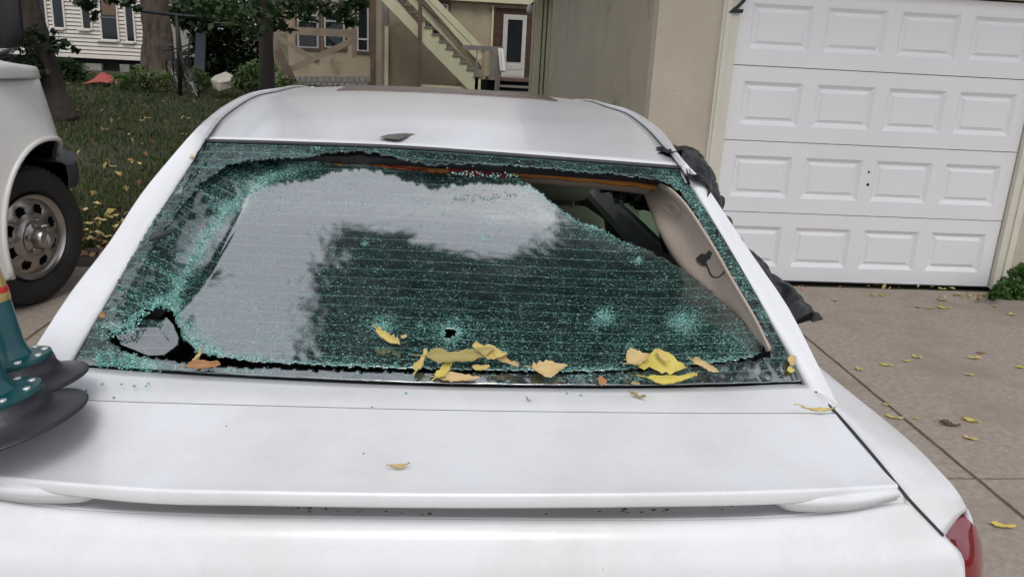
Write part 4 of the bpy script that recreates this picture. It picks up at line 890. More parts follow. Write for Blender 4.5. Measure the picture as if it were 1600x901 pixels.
# ================================================================ WHITE CLAPBOARD HOUSE
WY = 28.
def z1(x, y): return x*.28865, y*.28865
wh = empty('clapboard_house', (P(140, 90, y=WY)[0], WY, gz(WY)), 'white clapboard house on piers with tall narrow dark windows, left of the thick trunk', 'house')
wx0 = P(40, 50, y=WY)[0]-7; wx1 = P(229, 50, y=WY)[0]; wz0 = P(150, 90, y=WY)[2]
mb = MB(); mb.box((wx0, WY+.03, wz0), (wx1, WY+7, 7)); mb.build('wall', M['clap'], wh)
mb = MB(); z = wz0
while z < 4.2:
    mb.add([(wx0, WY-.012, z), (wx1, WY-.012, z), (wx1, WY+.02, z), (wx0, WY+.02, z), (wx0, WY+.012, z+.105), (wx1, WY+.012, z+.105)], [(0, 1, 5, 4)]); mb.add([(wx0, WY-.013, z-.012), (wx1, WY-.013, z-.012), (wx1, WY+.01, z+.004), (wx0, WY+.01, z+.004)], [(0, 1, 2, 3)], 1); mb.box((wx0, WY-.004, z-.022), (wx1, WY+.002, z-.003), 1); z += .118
mb.build('clapboards', [M['clap'], M['clapshade']], wh, kind='stuff')  # second material paints the shadow lines as dark strips
mb = MB(); mb.box((wx1-.12, WY-.035, wz0), (wx1+.02, WY-.013, 4.2)); mb.build('corner_board', M['clap'], wh)
mb = MB(); mb.box((wx0, WY-.04, wz0-.03), (wx1+.03, WY-.014, wz0+.06)); mb.build('water_table', M['clap'], wh)
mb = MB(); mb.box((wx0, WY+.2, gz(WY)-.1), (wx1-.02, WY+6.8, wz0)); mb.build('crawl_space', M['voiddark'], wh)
for (a, b, c, d) in ((448, 345, 552, 445), (650, 350, 700, 420), (735, 350, 790, 400), (262, 340, 300, 430), (380, 345, 430, 372)):
    mb = MB(); px_rect(*z1(a, b), *z1(c, d), WY-.05, .2, mb); mb.build('pier', M['block'], wh)
for (a, c, d, gl) in ((172, 246, 145, 'glassdark'), (272, 343, 157, 'glassdark'), (430, 488, 163, 'glassdark'), (532, 634, 222, 'glassbrown'), (668, 724, 232, 'glassdark')):
    def wb(name, r, th, mt, par=wh):
        mb = MB(); px_rect(*z1(r[0], r[1]), *z1(r[2], r[3]), WY, -.013, mb, front=th); return mb.build(name, M[mt], par)
    o = wb('window', (a, -210, c, d), .05, 'clap'); wb('pane', (a+10, -200, c-10, d-10), .055, 'glassdark', o); wb('sill', (a-3, d-4, c+3, d+5), .09, 'clap', o)
    if gl == 'glassbrown': wb('blind', (a+12, -190, c-12, 82), .058, 'glassbrown', o)
    wb('sash_rail', (a+8, 92, c-8, 98), .062, 'greywood', o) if c-a > 90 else None
# pale outbuilding glimpsed behind
ob = empty('pale_shed', (P(300, 60, y=33)[0], 33, gz(33)), 'pale shed wall glimpsed behind the thick trunk', 'shed')
mb = MB(); px_rect(262, 20, 312, 112, 33, 3, mb); mb.build('wall', M['clap'], ob)
mb = MB(); px_rect(285, 30, 297, 112, 32.9, .08, mb); mb.build('door', M['lightwood'], ob)
bo = empty('grey_board', (P(312, 80, y=26)[0], 26, gz(26)), 'blue grey board standing behind the bicycle', 'board')
mb = MB(); mb.prism([(P(301, 104, y=26)[0], .35), (P(318, 104, y=26)[0], .35), (P(321, 45, y=26)[0], 1.55), (P(306, 45, y=26)[0], 1.6)], 26, 26.05, axis=1); mb.build('plank', mat('grey_blue', (.12, .145, .16), (.16, .18, .2), 3, .7), bo)

# ================================================================ TREES
def leafquads(c, n, rad, size, flat=.35, squash=(1, 1, .8)):
    """n small kite-shaped leaves scattered in a clump round c"""
    d = rng.normal(0, 1, (n, 3)); d /= np.linalg.norm(d, axis=1, keepdims=True); r = rng.random((n, 1))**.45
    p = c+d*r*rad*np.array(squash)
    return leafat(p, size)
def leafat(p, size):
    n = len(p); up = np.tile([0, 0, 1.], (n, 1))+rng.normal(0, .55, (n, 3)); up /= np.linalg.norm(up, axis=1, keepdims=True)
    a = rng.normal(0, 1, (n, 3)); a -= (a*up).sum(1, keepdims=True)*up; a /= np.linalg.norm(a, axis=1, keepdims=True); b = np.cross(up, a)
    s = size*rng.uniform(.6, 1.35, (n, 1)); dr = np.array([0, 0, -.25])
    return np.stack([p-a*s*.5, p+b*s*.33+a*s*.05, p+a*s*.5+dr*s, p-b*s*.33+a*s*.05], 1).reshape(-1, 3)
def trunk(mb, path, rad, n=14, rough=.1):
    path = cr(path, 12 if n > 10 else 5); k = len(path); rr = [np.interp(i/(k-1), np.linspace(0, 1, len(rad)), rad) for i in range(k)]
    o = len(mb.v); n = n*3 if n > 10 else n; mb.tube(path, rr, n)
    for i in range(o, len(mb.v)):
        v = Vector(mb.v[i]); c = Vector(path[min((i-o)//n, k-1)]); d = v-c
        mb.v[i] = tuple(c+d*(1+rough*mnoise.noise(v*2.0)-rough*1.5*abs(mnoise.noise(Vector((v.x*16, v.y*16, v.z*2.2))))+rough*.5*mnoise.noise(v*9)))
def tree(name, label, path, rad, barkm, leafm, clumps, size, limbs=(), keep=None, cat='tree', group=None, extra=None):
    base = path[0]; e = empty(name, base, label, cat, group)
    mb = MB(); trunk(mb, [np.array(p, float) for p in path], rad, 16); mb.build('trunk', M[barkm], e, smooth=True)
    for lb in limbs:
        mb = MB(); trunk(mb, [np.array(p, float) for p in lb[0]], lb[1], 8); mb.build('limb', M[barkm], e, smooth=True)
    V = [leafquads(np.array(c, float), n, r, size, squash=sq) for c, n, r, sq in clumps]
    if extra is not None: V.append(extra)
    V = np.concatenate(V)
    if keep is not None:
        c = V.reshape(-1, 4, 3).mean(1); V = V.reshape(-1, 4, 3)[keep(c)].reshape(-1, 3)
    quadmesh('crown', V, 4, M[leafm], e, kind=None); return e
GC = np.array([0, 1.85, 1.3])
SKP = np.array([(-1.5, -1.5), (.08, -1.5), (.08, -.32), (.105, -.15), (.11, .05), (.10, .13), (.07, .23), (.01, .28), (-.05, .24), (-.12, .15), (-.17, .07), (-.23, -.03), (-.275, -.01), (-.275, .1), (-.26, .37), (-.285, .6), (-.30, .80), (-.34, .96), (-.40, 1.08), (-.8, 1.2), (-1.5, 1.2)])
def skykeep(c):
    d = c-GC; z = np.maximum(d[:, 2], .05); g = np.stack([d[:, 0]/z, d[:, 1]/z], 1)
    k = ~inpoly(g, SKP); pr_ = proja(c); q = (c-EYE)@CR.T
    vis = (q[:, 2] > 0)&(pr_[:, 1] > -4)&(pr_[:, 0] > -20)&(pr_[:, 0] < 1620)     # nothing new hangs into the framed view
    zen = (g[:, 1] < .07)&(g[:, 0] < .08)
    return k&~vis&~zen
ZEN = .16
def cloudclumps(n, lo, hi, r, cnt):
    out = []
    for _ in range(n):
        c = [random.uniform(lo[i], hi[i]) for i in range(3)]; out.append((c, cnt, r*random.uniform(.7, 1.3), (1.2, 1.2, .6)))
    return out
b = gpt(417, 139); b = P(417, 139, y=16.); b[2] = gz(16)
T1 = [b, P(416, 80, y=16), P(414, 20, y=16), P(412, -60, y=15.9), P(408, -200, y=15.6), P(400, -500, y=15)]
vis1 = []
def hang(spots, y, n, r, size):
    return np.concatenate([leafquads(P(px, py, y=y+random.uniform(-.5, .5)), n_, r_*rr_, size, squash=(1, 1, .55)) for px, py, n_, r_ in spots for n in [1] for rr_ in [1]])
hangA = hang([(445, 8, 60, .30), (470, 4, 60, .25), (500, 10, 70, .30), (530, 18, 70, .28), (548, 34, 35, .14), (552, 8, 60, .22), (440, 25, 50, .25), (428, 40, 30, .2), (390, 10, 60, .35), (370, 25, 60, .35), (350, 8, 60, .35), (395, 45, 30, .25), (330, 12, 60, .35), (300, 8, 50, .3), (560, 2, 30, .15), (455, 45, 10, .1), (480, 28, 25, .16)], 14.2, 0, 0, .15)
def crownA():
    out = []
    for _ in range(420):
        c = [random.uniform(-3.5, 6), random.uniform(-.5, 15), 0]; c[2] = random.uniform(7, 11); out.append((c, 190, random.uniform(.7, 1.2), (1.2, 1.2, .6)))
    return out
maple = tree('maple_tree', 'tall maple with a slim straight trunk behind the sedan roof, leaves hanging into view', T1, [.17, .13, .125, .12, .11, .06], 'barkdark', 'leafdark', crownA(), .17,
     limbs=[([P(412, -60, y=15.9), (-1.5, 12, 6.5), (2, 8, 8.5), (5, 6, 9.5)], [.12, .1, .07, .02]), ([P(412, -60, y=15.9), (-4, 13, 6.5), (-1, 9, 9), (1, 6, 10.5)], [.1, .08, .05, .02]), ([P(412, -60, y=15.9), (-2, 18, 7), (2, 20, 9)], [.1, .07, .02])], keep=skykeep)
quadmesh('hanging_leaves', hangA, 4, M['leaf'], maple)
b = P(250, 118, y=22); b[2] = gz(22)
tree('thick_tree', 'thickest tree trunk, rough grey bark, between the clapboard house and the bicycle', [b+np.array([0, 0, -.1]), P(248, 95, y=22), P(246, 50, y=22), P(240, 0, y=22), P(238, -120, y=22), P(240, -300, y=22)], [.58, .42, .345, .34, .31, .2], 'bark', 'leafdark', cloudclumps(22, (-15, 15, 6.2), (-2, 26, 9.5), 1.3, 130), .2,
     limbs=[([P(240, -60, y=22), (-9, 20, 6.5), (-11, 18, 8)], [.2, .13, .04]), ([P(240, -60, y=22), (-5, 20, 6.5), (-3, 18, 8)], [.2, .13, .04])], keep=skykeep, extra=None)
b = P(98, 186, y=15); b[2] = gz(15)
hangB = np.concatenate([leafquads(P(px, py, y=14.6), n, r, .13, squash=(1, .6, .6)) for px, py, n, r in ((45, 52, 16, .13), (70, 58, 24, .16), (88, 66, 24, .16), (104, 70, 20, .14), (118, 76, 10, .08), (80, 78, 14, .1), (55, 42, 14, .12), (85, 48, 8, .08), (35, 90, 60, .30), (48, 105, 60, .28), (30, 70, 50, .28), (42, 120, 60, .26), (140, 4, 40, .2), (150, 22, 16, .1), (125, 2, 30, .15), (175, 0, 30, .15), (200, 2, 26, .14), (146, 30, 8, .06), (215, 12, 14, .1))])
lt = tree('leaning_tree', 'dark leaning tree trunk behind the white van bonnet with ivy leaves', [b+np.array([0, 0, -.05]), P(80, 140, y=15), P(62, 80, y=15), P(46, 25, y=15), P(32, -20, y=15), P(-20, -160, y=15), P(-60, -300, y=15)], [.30, .23, .215, .21, .20, .17, .1], 'barkdark', 'leafdark', cloudclumps(24, (-14, 9, 5.5), (-5, 19, 8.5), 1.2, 130), .17, keep=skykeep)
quadmesh('hanging_leaves', hangB, 4, M['leafdark'], lt)
# trees over the yard and beyond the houses (crowns above the frame, they shade the yard)
for k, (x, y, lab) in enumerate(((-6, 40, 'tall tree behind the back yard, between the two houses'), (9, 34, 'tall tree behind the tan house'), (-22, 40, 'tall tree behind the clapboard house'))):
    z = gz(y)
    tree('yard_tree', lab, [(x, y, z-.1), (x+.1, y, 3), (x, y, 7), (x+.2, y, 11)], [.4, .3, .22, .08], 'bark', 'leafdark', cloudclumps(50, (x-6, y-5, 3.5), (x+6, y+5, 13), 1.6, 130), .3)
# shrubs and undergrowth
def shrub(name, label, spots, y, size, matn, cat='shrub', n=90, stems=3, group=None):
    p0 = P(spots[0][0], spots[0][1], y=y); p0[2] = gz(y); e = empty(name, p0, label, cat, group)
    V = np.concatenate([leafquads(P(px, py, y=y+random.uniform(-.25, .25)), int(n*k), r, size, squash=(1, .8, .85)) for px, py, r, k in spots])
    c = V.reshape(-1, 4, 3); V = c[c[:, :, 2].min(1) > gz(y)-.02].reshape(-1, 3)
    quadmesh('foliage', V, 4, M[matn], e)
    for k in range(stems):
        q = P(spots[k % len(spots)][0], spots[k % len(spots)][1], y=y); mb = MB(); mb.tube([p0+np.array([random.uniform(-.2, .2), 0, -.03]), lerp(p0, q, .6)+np.array([.05, 0, 0]), q], [.03, .02, .01], 5); mb.build('stem', M['barkdark'], e)
sp = [(x, y, r, 1) for x, y, r in ((330, 90, .8), (350, 60, .8), (375, 90, .8), (395, 60, .8), (340, 30, .9), (370, 20, .9), (400, 20, .9), (310, 20, .8), (320, 60, .5), (395, 105, .5), (360, 100, .6), (290, 12, .6), (335, 108, .4))]
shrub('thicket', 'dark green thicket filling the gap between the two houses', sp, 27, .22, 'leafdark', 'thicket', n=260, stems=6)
sp = [(x, y, r, 1) for x, y, r in ((275, 5, .7), (300, 25, .5), (330, 5, .8), (360, 5, .8), (400, 0, .8), (285, 30, .35))]
shrub('thicket', 'leafy branches above the clothes pole', sp, 25, .2, 'leaf', 'branches', n=170, stems=2)
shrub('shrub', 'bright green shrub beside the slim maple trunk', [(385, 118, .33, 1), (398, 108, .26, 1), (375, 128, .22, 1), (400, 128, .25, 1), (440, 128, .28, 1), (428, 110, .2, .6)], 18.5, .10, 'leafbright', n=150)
shrub('shrub', 'low green plants at the foot of the thick trunk', [(225, 122, .35, 1), (205, 126, .3, 1), (245, 126, .35, 1), (262, 125, .25, 1), (190, 128, .25, 1), (215, 112, .2, .6)], 20.5, .10, 'leafbright', n=130)
shrub('shrub', 'dark green shrub under the clapboard house by the leaning trunk', [(95, 118, .4, 1), (110, 125, .35, 1), (88, 105, .3, 1), (122, 112, .3, 1), (105, 102, .25, 1)], 22, .12, 'leaf', n=160)
shrub('shrub', 'weedy green clump right of the bicycle', [(315, 122, .22, 1), (308, 112, .15, .7), (322, 130, .15, .8)], 20.5, .09, 'leafbright', n=120)
shrub('driveway_bush', 'small glossy green bush at the right garage door jamb', [(1578, 446, .10, 1), (1562, 455, .07, 1), (1592, 430, .09, 1), (1598, 458, .10, 1), (1570, 465, .06, .8), (1612, 445, .12, 1), (1585, 464, .08, 1), (1553, 462, .035, .4), (1600, 420, .05, .5)], 6.0, .055, 'bushgreen', n=130, stems=5)
# grass: blades near, thinner far
n = 90000
u = rng.random(n); yy = 6.75+(u**1.6)*19; xx = rng.uniform(-1, 0, n)*(yy*.72+1.2)+rng.uniform(-.5, 1.5, n)*1
zz = np.array([gz(y) for y in yy])-.03
h = rng.uniform(.03, .075, n)*(1+.02*yy); a = rng.uniform(0, 6.28, n); ww = .004+.0007*yy; ln_ = rng.normal(0, .35, (n, 2))*h[:, None]
V = np.stack([np.stack([xx-np.cos(a)*ww, yy-np.sin(a)*ww, zz], 1), np.stack([xx+np.cos(a)*ww, yy+np.sin(a)*ww, zz], 1), np.stack([xx+ln_[:, 0], yy+ln_[:, 1], zz+h], 1)], 1)
nz_ = np.array([mnoise.noise(Vector((x*.5, y*.5, 0))) for x, y in zip(xx, yy)]); V = V[(nz_ > rng.uniform(-.9, .25, n))]
quadmesh('grass', V.reshape(-1, 3), 3, M['grass'], kind='stuff')
# leaf litter on the lawn
n = 3000; yy = 6.4+rng.random(n)**2.2*15; xx = -rng.uniform(.2, .68, n)*(yy)-.3; k_ = np.array([mnoise.noise(Vector((x*1.3, y*1.3, 3))) for x, y in zip(xx, yy)]) > rng.uniform(-.6, .4, n)
k_ &= (yy < 8.2) | (rng.random(n) < .28)
xx, yy = xx[k_], yy[k_]; p = np.stack([xx, yy, np.array([gz(y) for y in yy])+rng.uniform(.0, .03, len(xx))], 1)
quadmesh('fallen_leaves', leafat(p, .085), 4, [M['litter'], M['yellow'], M['tan']], kind='stuff', idx=rng.choice([0, 0, 0, 1, 2], len(xx)))
p = np.array([P(random.gauss(1533, 22), random.gauss(463, 3), z=.006) for _ in range(26)]+[P(random.uniform(1240, 1500), random.gauss(448, 2), z=.006) for _ in range(14)])
quadmesh('leaf_litter', leafat(p, .05), 4, [M['yellow'], M['tan']], kind='stuff', idx=rng.choice([0, 1], len(p)))

# ================================================================ WHITE VAN
VA = R_(18); VW = np.array([-2.60, 5.20, 0])
van = empty('cargo_van', VW, 'white cargo van with steel wheels parked beside the lawn at the left edge', 'van', rz=-VA)
VM = Matrix.Translation(Vector(VW))@Matrix.Rotation(-VA, 4, 'Z')
def V3(w_, u, z): return np.array(VM@Vector((w_, u, z)))
WZ = .435; AR = .46
# fender patch: rings from the wheel arch out to the panel outline, nose bending inwards
def bend(u): return -.0 if u < .15 else (-3*(u-.15)**2 if u < .37 else -.145-1.3*(u-.37))
angs = np.linspace(24, 200, 30)
ARX, ARZ, AUC, AZC = .42, .59, .14, .46
def archp(a):
    u, z = AUC+ARX*math.cos(R_(a)), AZC+ARZ*math.sin(R_(a)); return (u, max(z, .87)) if a < 90 else (u, z)
rows = []
for k, a in enumerate(angs):
    dx, dz = math.cos(R_(a)), math.sin(R_(a)); u0_, z0_ = archp(a); best = 9
    if dx > 1e-3: best = min(best, (.70-AUC)/dx)
    if dx < -1e-3: best = min(best, (.52+AUC)/-dx)
    if dz > 1e-3: best = min(best, (1.41-AZC)/dz)
    u1_, z1_ = AUC+dx*best, AZC+dz*best
    if a < 90: z1_ = max(z1_, .88)
    row = []
    for f in (0, .06, .3, .6, 1):
        u, z = u0_+(u1_-u0_)*f, z0_+(z1_-z0_)*f; row.append(V3(.10+.035*(1-f)**3+bend(u)-max(0, z-.95)**2*.35, u, z))
    rows.append(row)
mb = MB(); mb.patch(rows, 2, 4); mb.build('front_fender', M['vanwhite'], van, smooth=True, solid=.004)
mb = MB(); mb.tube([V3(.10+.035+bend(archp(a)[0]), *archp(a)) for a in angs if a > 48], .016, 8); mb.build('arch_lip', M['vanwhite'], van, smooth=True)
# bonnet, shoulder to crown
rows = []
for u, zt, w0, zs in ((-.5, 1.60, 0, 1.43), (-.2, 1.585, 0, 1.43), (.12, 1.54, 0, 1.425), (.38, 1.47, -.05, 1.41), (.56, 1.42, -.12, 1.40), (.68, 1.37, -.2, 1.36)):
    we = .10+bend(u)-.040; rows.append([V3(we, u, zs-.02), V3(we-.03, u, zs+.05), V3(we-.16, u, zs+.6*(zt-zs)), V3(we-.5, u, zt), V3(-.95, u, zt+.02), V3(-1.4, u, zt), V3(-1.85, u, zs)])
mb = MB(); mb.patch(rows, 4, 4); mb.build('bonnet', M['vanwhite'], van, smooth=True, solid=.004)
# nose
rows = [[V3(-.50, .66, z), V3(-.95, .76, z), V3(-1.6, .66, z)] for z in (1.36, .9, .7, .4)]
mb = MB(); mb.patch(rows, 4, 6); mb.build('grille', M['bumper'], van, smooth=True, solid=.004)
# doors and long body side
def sidepatch(u0, u1, z0, z1, name, zs=None):
    rows = [[V3(.11-max(0, z-.95)**2*.16, u, z) for z in np.linspace(z0, z1, 6)] for u in np.linspace(u0, u1, 4)]
    mb = MB(); mb.patch(rows, 2, 2); return mb.build(name, M['vanwhite'], van, smooth=True, solid=.01)
d1 = sidepatch(-1.42, -.455, .32, 1.42, 'front_door'); sidepatch(-5.0, -1.43, .32, 2.05, 'side_panel')
mb = MB(); mb.beam(V3(.135, -1.30, 1.08), V3(.135, -1.16, 1.08), .03, .02, up=(0, 0, 1)); mb.build('handle', M['trimblack'], d1)
mb = MB(); q = [V3(.07, -1.40, 1.42), V3(.07, -.62, 1.42), V3(-.05, -.98, 1.93), V3(-.05, -1.40, 1.93)]; mb.add(q, [(0, 1, 2, 3)]); mb.build('door_window', M['glassdark'], van, solid=.006)
mb = MB(); q = [V3(.03, -.5, 1.52), V3(-1.85, -.5, 1.52), V3(-1.72, -1.02, 1.98), V3(-.07, -1.02, 1.98)]; mb.add(q, [(0, 1, 2, 3)]); mb.build('windscreen', M['glassdark'], van, solid=.006)
for w0, w1 in ((.07, -.05), (-1.88, -1.74)):
    mb = MB(); mb.tube([V3(w0, -.50, 1.32), V3(w0, -.56, 1.42), V3(w1, -1.03, 1.97)], .03, 8); mb.build('windscreen_pillar', M['trimblack'], van, smooth=True)
rows = [[V3(.06, u, 1.95), V3(-.1, u, 2.06), V3(-.9, u, 2.12), V3(-1.7, u, 2.06), V3(-1.86, u, 1.95)] for u in (-1.0, -1.4, -3, -5)]
mb = MB(); mb.patch(rows, 3, 3); mb.build('roof', M['vanwhite'], van, smooth=True, solid=.01)
rows = [[V3(-1.90, u, z) for z in (.32, 1.0, 1.4)] for u in (.5, 0, -1, -2.2)]; mb = MB(); mb.patch(rows, 2, 2); mb.build('far_side', M['vanwhite'], van, smooth=True, solid=.01)
rows = [[V3(-1.90, u, z) for z in (.32, 1.0, 2.0)] for u in (-1.2, -3, -5)]; mb = MB(); mb.patch(rows, 2, 2); mb.build('far_side', M['vanwhite'], van, smooth=True, solid=.01)
mb = MB(); mb.add([V3(.1, -5, .3), V3(-1.9, -5, .3), V3(-1.8, -5, 2.05), V3(0, -5, 2.05)], [(0, 1, 2, 3)]); mb.build('rear_doors', M['vanwhite'], van, solid=.01)
# mirror, bumper end, mud flap, liner
mb = MB(); 
for dz, ww in ((-.11, .05), (-.09, .09), (.09, .09), (.11, .05)): pass
mc = P(6, 36, y=4.95)
rows = [[mc+np.array([ww*math.cos(a), .06*math.sin(a), dz]) for a in np.linspace(0, 2*math.pi, 17)[:-1]] for dz, ww in ((-.135, .03), (-.12, .085), (-.05, .10), (.16, .105), (.20, .09), (.215, .03))]
mb.grid(rows, closed=True); mb.tube([mc+np.array([.03, 0, -.11]), P(22, 73, y=5.0), P(8, 84, y=5.1), V3(.04, -.5, 1.46)], .02, 6); mb.build('mirror', M['trimblack'], van, smooth=True)
ang = np.linspace(0, 1, 8)
rows = []
for z, o_ in ((.70, -.01), (.71, .015), (.78, .025), (.855, .015), (.87, -.01)):
    rows.append([V3(.05+o_, .33, z), V3(.045+o_, .40, z), V3(-.03+o_, .52, z), V3(-.25, .76+o_, z), V3(-.5, .92+o_, z), V3(-.95, .98+o_, z), V3(-1.5, .92+o_, z), V3(-1.95, .65, z)])
rows = [[p+np.array(VM.to_3x3()@Vector((-.25 if j < 4 else 0, -.25 if j > 2 else 0, 0))) for j, p in enumerate(rows[0])]]+rows+[[p+np.array(VM.to_3x3()@Vector((-.25 if j < 4 else 0, -.25 if j > 2 else 0, 0))) for j, p in enumerate(rows[-1])]]
mb = MB(); mb.grid(rows); mb.build('bumper', M['bumper'], van, smooth='auto')
rows = [[V3(w_, .42+.01*math.sin(z*9), z) for w_ in (-.10, -.02, .035)] for z in (.67, .6, .5, .44)]; mb = MB(); mb.grid(rows); mb.build('mud_flap', M['rustmud'], van, smooth=True, solid=.01)
rows = [[V3(w_, AUC+(ARX+.01)*math.cos(R_(a)), AZC+(ARZ+.01)*math.sin(R_(a))) for w_ in (.10+bend(AUC+(ARX+.01)*math.cos(R_(a))), -.30, -.45)] for a in np.linspace(40, 200, 24)]; mb = MB(); mb.grid(rows); mb.build('wheel_liner', M['black'], van, smooth=True)
mb = MB(); mb.add([V3(-.42, .6, .2), V3(-.42, -.6, .2), V3(-.42, -.6, .95), V3(-.42, .6, .95)], [(0, 1, 2, 3)]); mb.build('inner_wing', M['black'], van)
mb = MB(); q = [V3(.0, -.5, .33), V3(-1.8, -.5, .33), V3(-1.8, -5, .33), V3(.0, -5, .33)]; mb.add(q, [(0, 1, 2, 3)]); mb.build('floor', M['black'], van)
for wu, ww in ((0, .02), (0, -1.78), (-3.6, .02), (-3.6, -1.78)):
    sgw = 1 if ww > -1 else -1
    Mx = Matrix.Translation(Vector(V3(ww, wu+.04, WZ+.003)))@Matrix.Rotation(-VA, 4, 'Z')@Matrix.Rotation(sgw*math.pi/2, 4, 'Y')@Matrix.Scale(1.14, 4)
    mb = MB(); prof = [(.235, -.02), (.245, .0), (.262, .022), (.30, .035), (.345, .03), (.370, .012), (.380, -.02), (.382, -.12), (.375, -.19), (.34, -.215), (.24, -.2)]
    mb.lathe(prof, Mx, 48); 
    if wu == 0 and sgw == 1:      # tread blocks
        for k in range(60):
            a = 2*math.pi*k/60
            for h, o_ in ((-.035, 0), (-.085, .03), (-.135, 0)):
                c_ = Matrix.Rotation(a+o_, 4, 'Z'); q = [Mx@c_@Vector(v) for v in ((.379, -.014, h-.018), (.379, .010, h-.018), (.379, .014, h+.018), (.379, -.010, h+.018), (.389, -.012, h-.016), (.389, .008, h-.016), (.389, .012, h+.016), (.389, -.008, h+.016))]
                mb.add(q, [(4, 5, 6, 7), (0, 1, 5, 4), (1, 2, 6, 5), (2, 3, 7, 6), (3, 0, 4, 7)])
    wl = mb.build('wheel', M['tyre'], van, smooth='auto', autosmooth=30)
    # pressed steel rim with eight oval hand holes
    nA, hole = 96, 8; mb = MB(); rad = [0.236, .232, .218, .208, .196, .184, .172, .160, .148, .136, .124, .110, .092]; 
    prh = lambda r: float(np.interp(r, [.092, .11, .15, .19, .21, .22, .232, .236], [.028, .010, .012, .0, -.018, -.02, .008, .012]))
    vs = []; 
    for i, r in enumerate(rad):
        for j in range(nA):
            a = 2*math.pi*j/nA; h = prh(r); da = ((a*hole/(2*math.pi)) % 1-.5)*2*math.pi/hole*r; dr_ = r-.160; e = (da/.031)**2+(dr_/.027)**2
            if e < 3.2: h -= .010*math.exp(-max(0, e-1)*1.6)
            vs.append(Mx@Vector((r*math.cos(a), r*math.sin(a), h)))
    fs = []
    for i in range(len(rad)-1):
        for j in range(nA):
            am = 2*math.pi*(j+.5)/nA; rm_ = (rad[i]+rad[i+1])/2; da = ((am*hole/(2*math.pi)) % 1-.5)*2*math.pi/hole*rm_
            if (da/.030)**2+((rm_-.160)/.030)**2 < 1: continue
            fs.append((i*nA+j, i*nA+(j+1) % nA, (i+1)*nA+(j+1) % nA, (i+1)*nA+j))
    mb.add(vs, fs); rimo = mb.build('rim', M['rim'], wl, smooth=True, solid=0)
    mb = MB(); mb.lathe([(0.24, -.05), (.02, -.055)], Mx, 24); mb.build('brake_shield', M['black'], wl)
    mb = MB(); mb.lathe([(.096, .015), (.092, .035), (.075, .045), (.062, .05), (.056, .095), (.050, .102), (.0, .104)], Mx, 32); hb = mb.build('hub_cap', M['rim'], wl, smooth='auto')
    if wu == 0 and sgw == 1:
        mb = MB()
        for k in range(6):
            c_ = Mx@Matrix.Rotation(k*math.pi/3+.3, 4, 'Z')@Matrix.Translation((.078, 0, .045)); mb.lathe([(.013, -.01), (.013, .016), (.009, .02), (0, .02)], c_, 8)
        mb.build('wheel_nuts', M['rim'], wl, smooth='auto', kind='stuff')
        c_ = Mx@Matrix.Rotation(.1, 4, 'Z'); mb = MB(); bt = [(-.030, -.004), (-.010, -.004), (-.008, -.012), (.008, -.012), (.010, -.004), (.030, -.004), (.026, .006), (.010, .006), (.008, .012), (-.008, .012), (-.010, .006), (-.026, .006)]
        mb.add([c_@Vector((x, y, .105)) for x, y in bt]+[c_@Vector((x, y, .108)) for x, y in bt], [tuple(range(12)), tuple(range(12, 24))]+[(i, (i+1) % 12, (i+1) % 12+12, i+12) for i in range(12)]); mb.build('emblem', M['steel'], wl)

# ================================================================ SUCTION CUPS
def cup(name, label, c, axis, R0, hl_, band=False):
    """rubber dish, screwed flange, painted cylinder"""
    c = Vector(c); ax_ = Vector(axis).normalized(); Mx = Matrix.Translation(c)@ax_.to_track_quat('Z', 'Y').to_matrix().to_4x4()
    e = empty(name, c, label, 'suction cup', 'suction cups on the trunk lid')
    mb = MB(); mb.lathe([(0, .006), (R0*.5, .004), (R0*.93, -.001), (R0*.992, .0), (R0, .0025), (R0*.985, .0045), (R0*.90, .007), (R0*.78, .011), (R0*.66, .018), (R0*.60, .028), (R0*.585, .042), (R0*.3, .042)], Mx, 56); mb.build('rubber_dish', M['cup'], e, smooth=True)
    mb = MB(); mb.lathe([(R0*.30, .040), (R0*.56, .040), (R0*.575, .044), (R0*.57, .050), (R0*.33, .054), (R0*.30, .054)], Mx, 48); fl_ = mb.build('flange', M['teal'], e, smooth='auto')
    for k in range(9):
        a = 2*math.pi*k/9+.2; m2 = Mx@Matrix.Translation((R0*.475*math.cos(a), R0*.475*math.sin(a), .0525)); mb = MB(); mb.lathe([(.0058, -.003), (.0058, .0006), (.0045, .0012), (0, .0012)], m2, 10); mb.build('screw', M['steel'], fl_, smooth=True)
    cyl = [(R0*.33, .050), (R0*.285, .062), (R0*.255, .075), (R0*.25, hl_)]
    mb = MB(); mb.lathe(cyl, Mx, 36); cy_ = mb.build('cylinder', M['teal'], e, smooth='auto')
    if band:
        mb = MB(); mb.lathe([(R0*.25, hl_), (R0*.258, hl_+.001), (R0*.262, hl_+.01), (R0*.235, hl_+.055), (R0*.22, hl_+.075), (0, hl_+.078)], Mx, 32); bd = mb.build('brass_band', M['gold'], e, smooth='auto')
        mb = MB(); mb.lathe([(R0*.262, hl_+.014), (R0*.266, hl_+.017), (R0*.262, hl_+.023), (R0*.255, hl_+.024)], Mx, 32); mb.build('red_ring', M['red'], bd, smooth='auto')
    else:
        mb = MB(); mb.lathe([(R0*.25, hl_), (R0*.24, hl_+.004), (0, hl_+.006)], Mx, 32); mb.build('end_cap', M['gold'], e, smooth='auto')
    return e
cup('suction_cup', 'farther teal suction cup with brass band and red ring, at the window corner', P(30, 603, z=1.150), (-.19, .04, .97), .110, .150, True)
cup('suction_cup', 'nearer teal suction cup with its black rubber dish over the trunk lid', P(0, 664, z=1.145), (-.22, .02, .97), .128, .16)

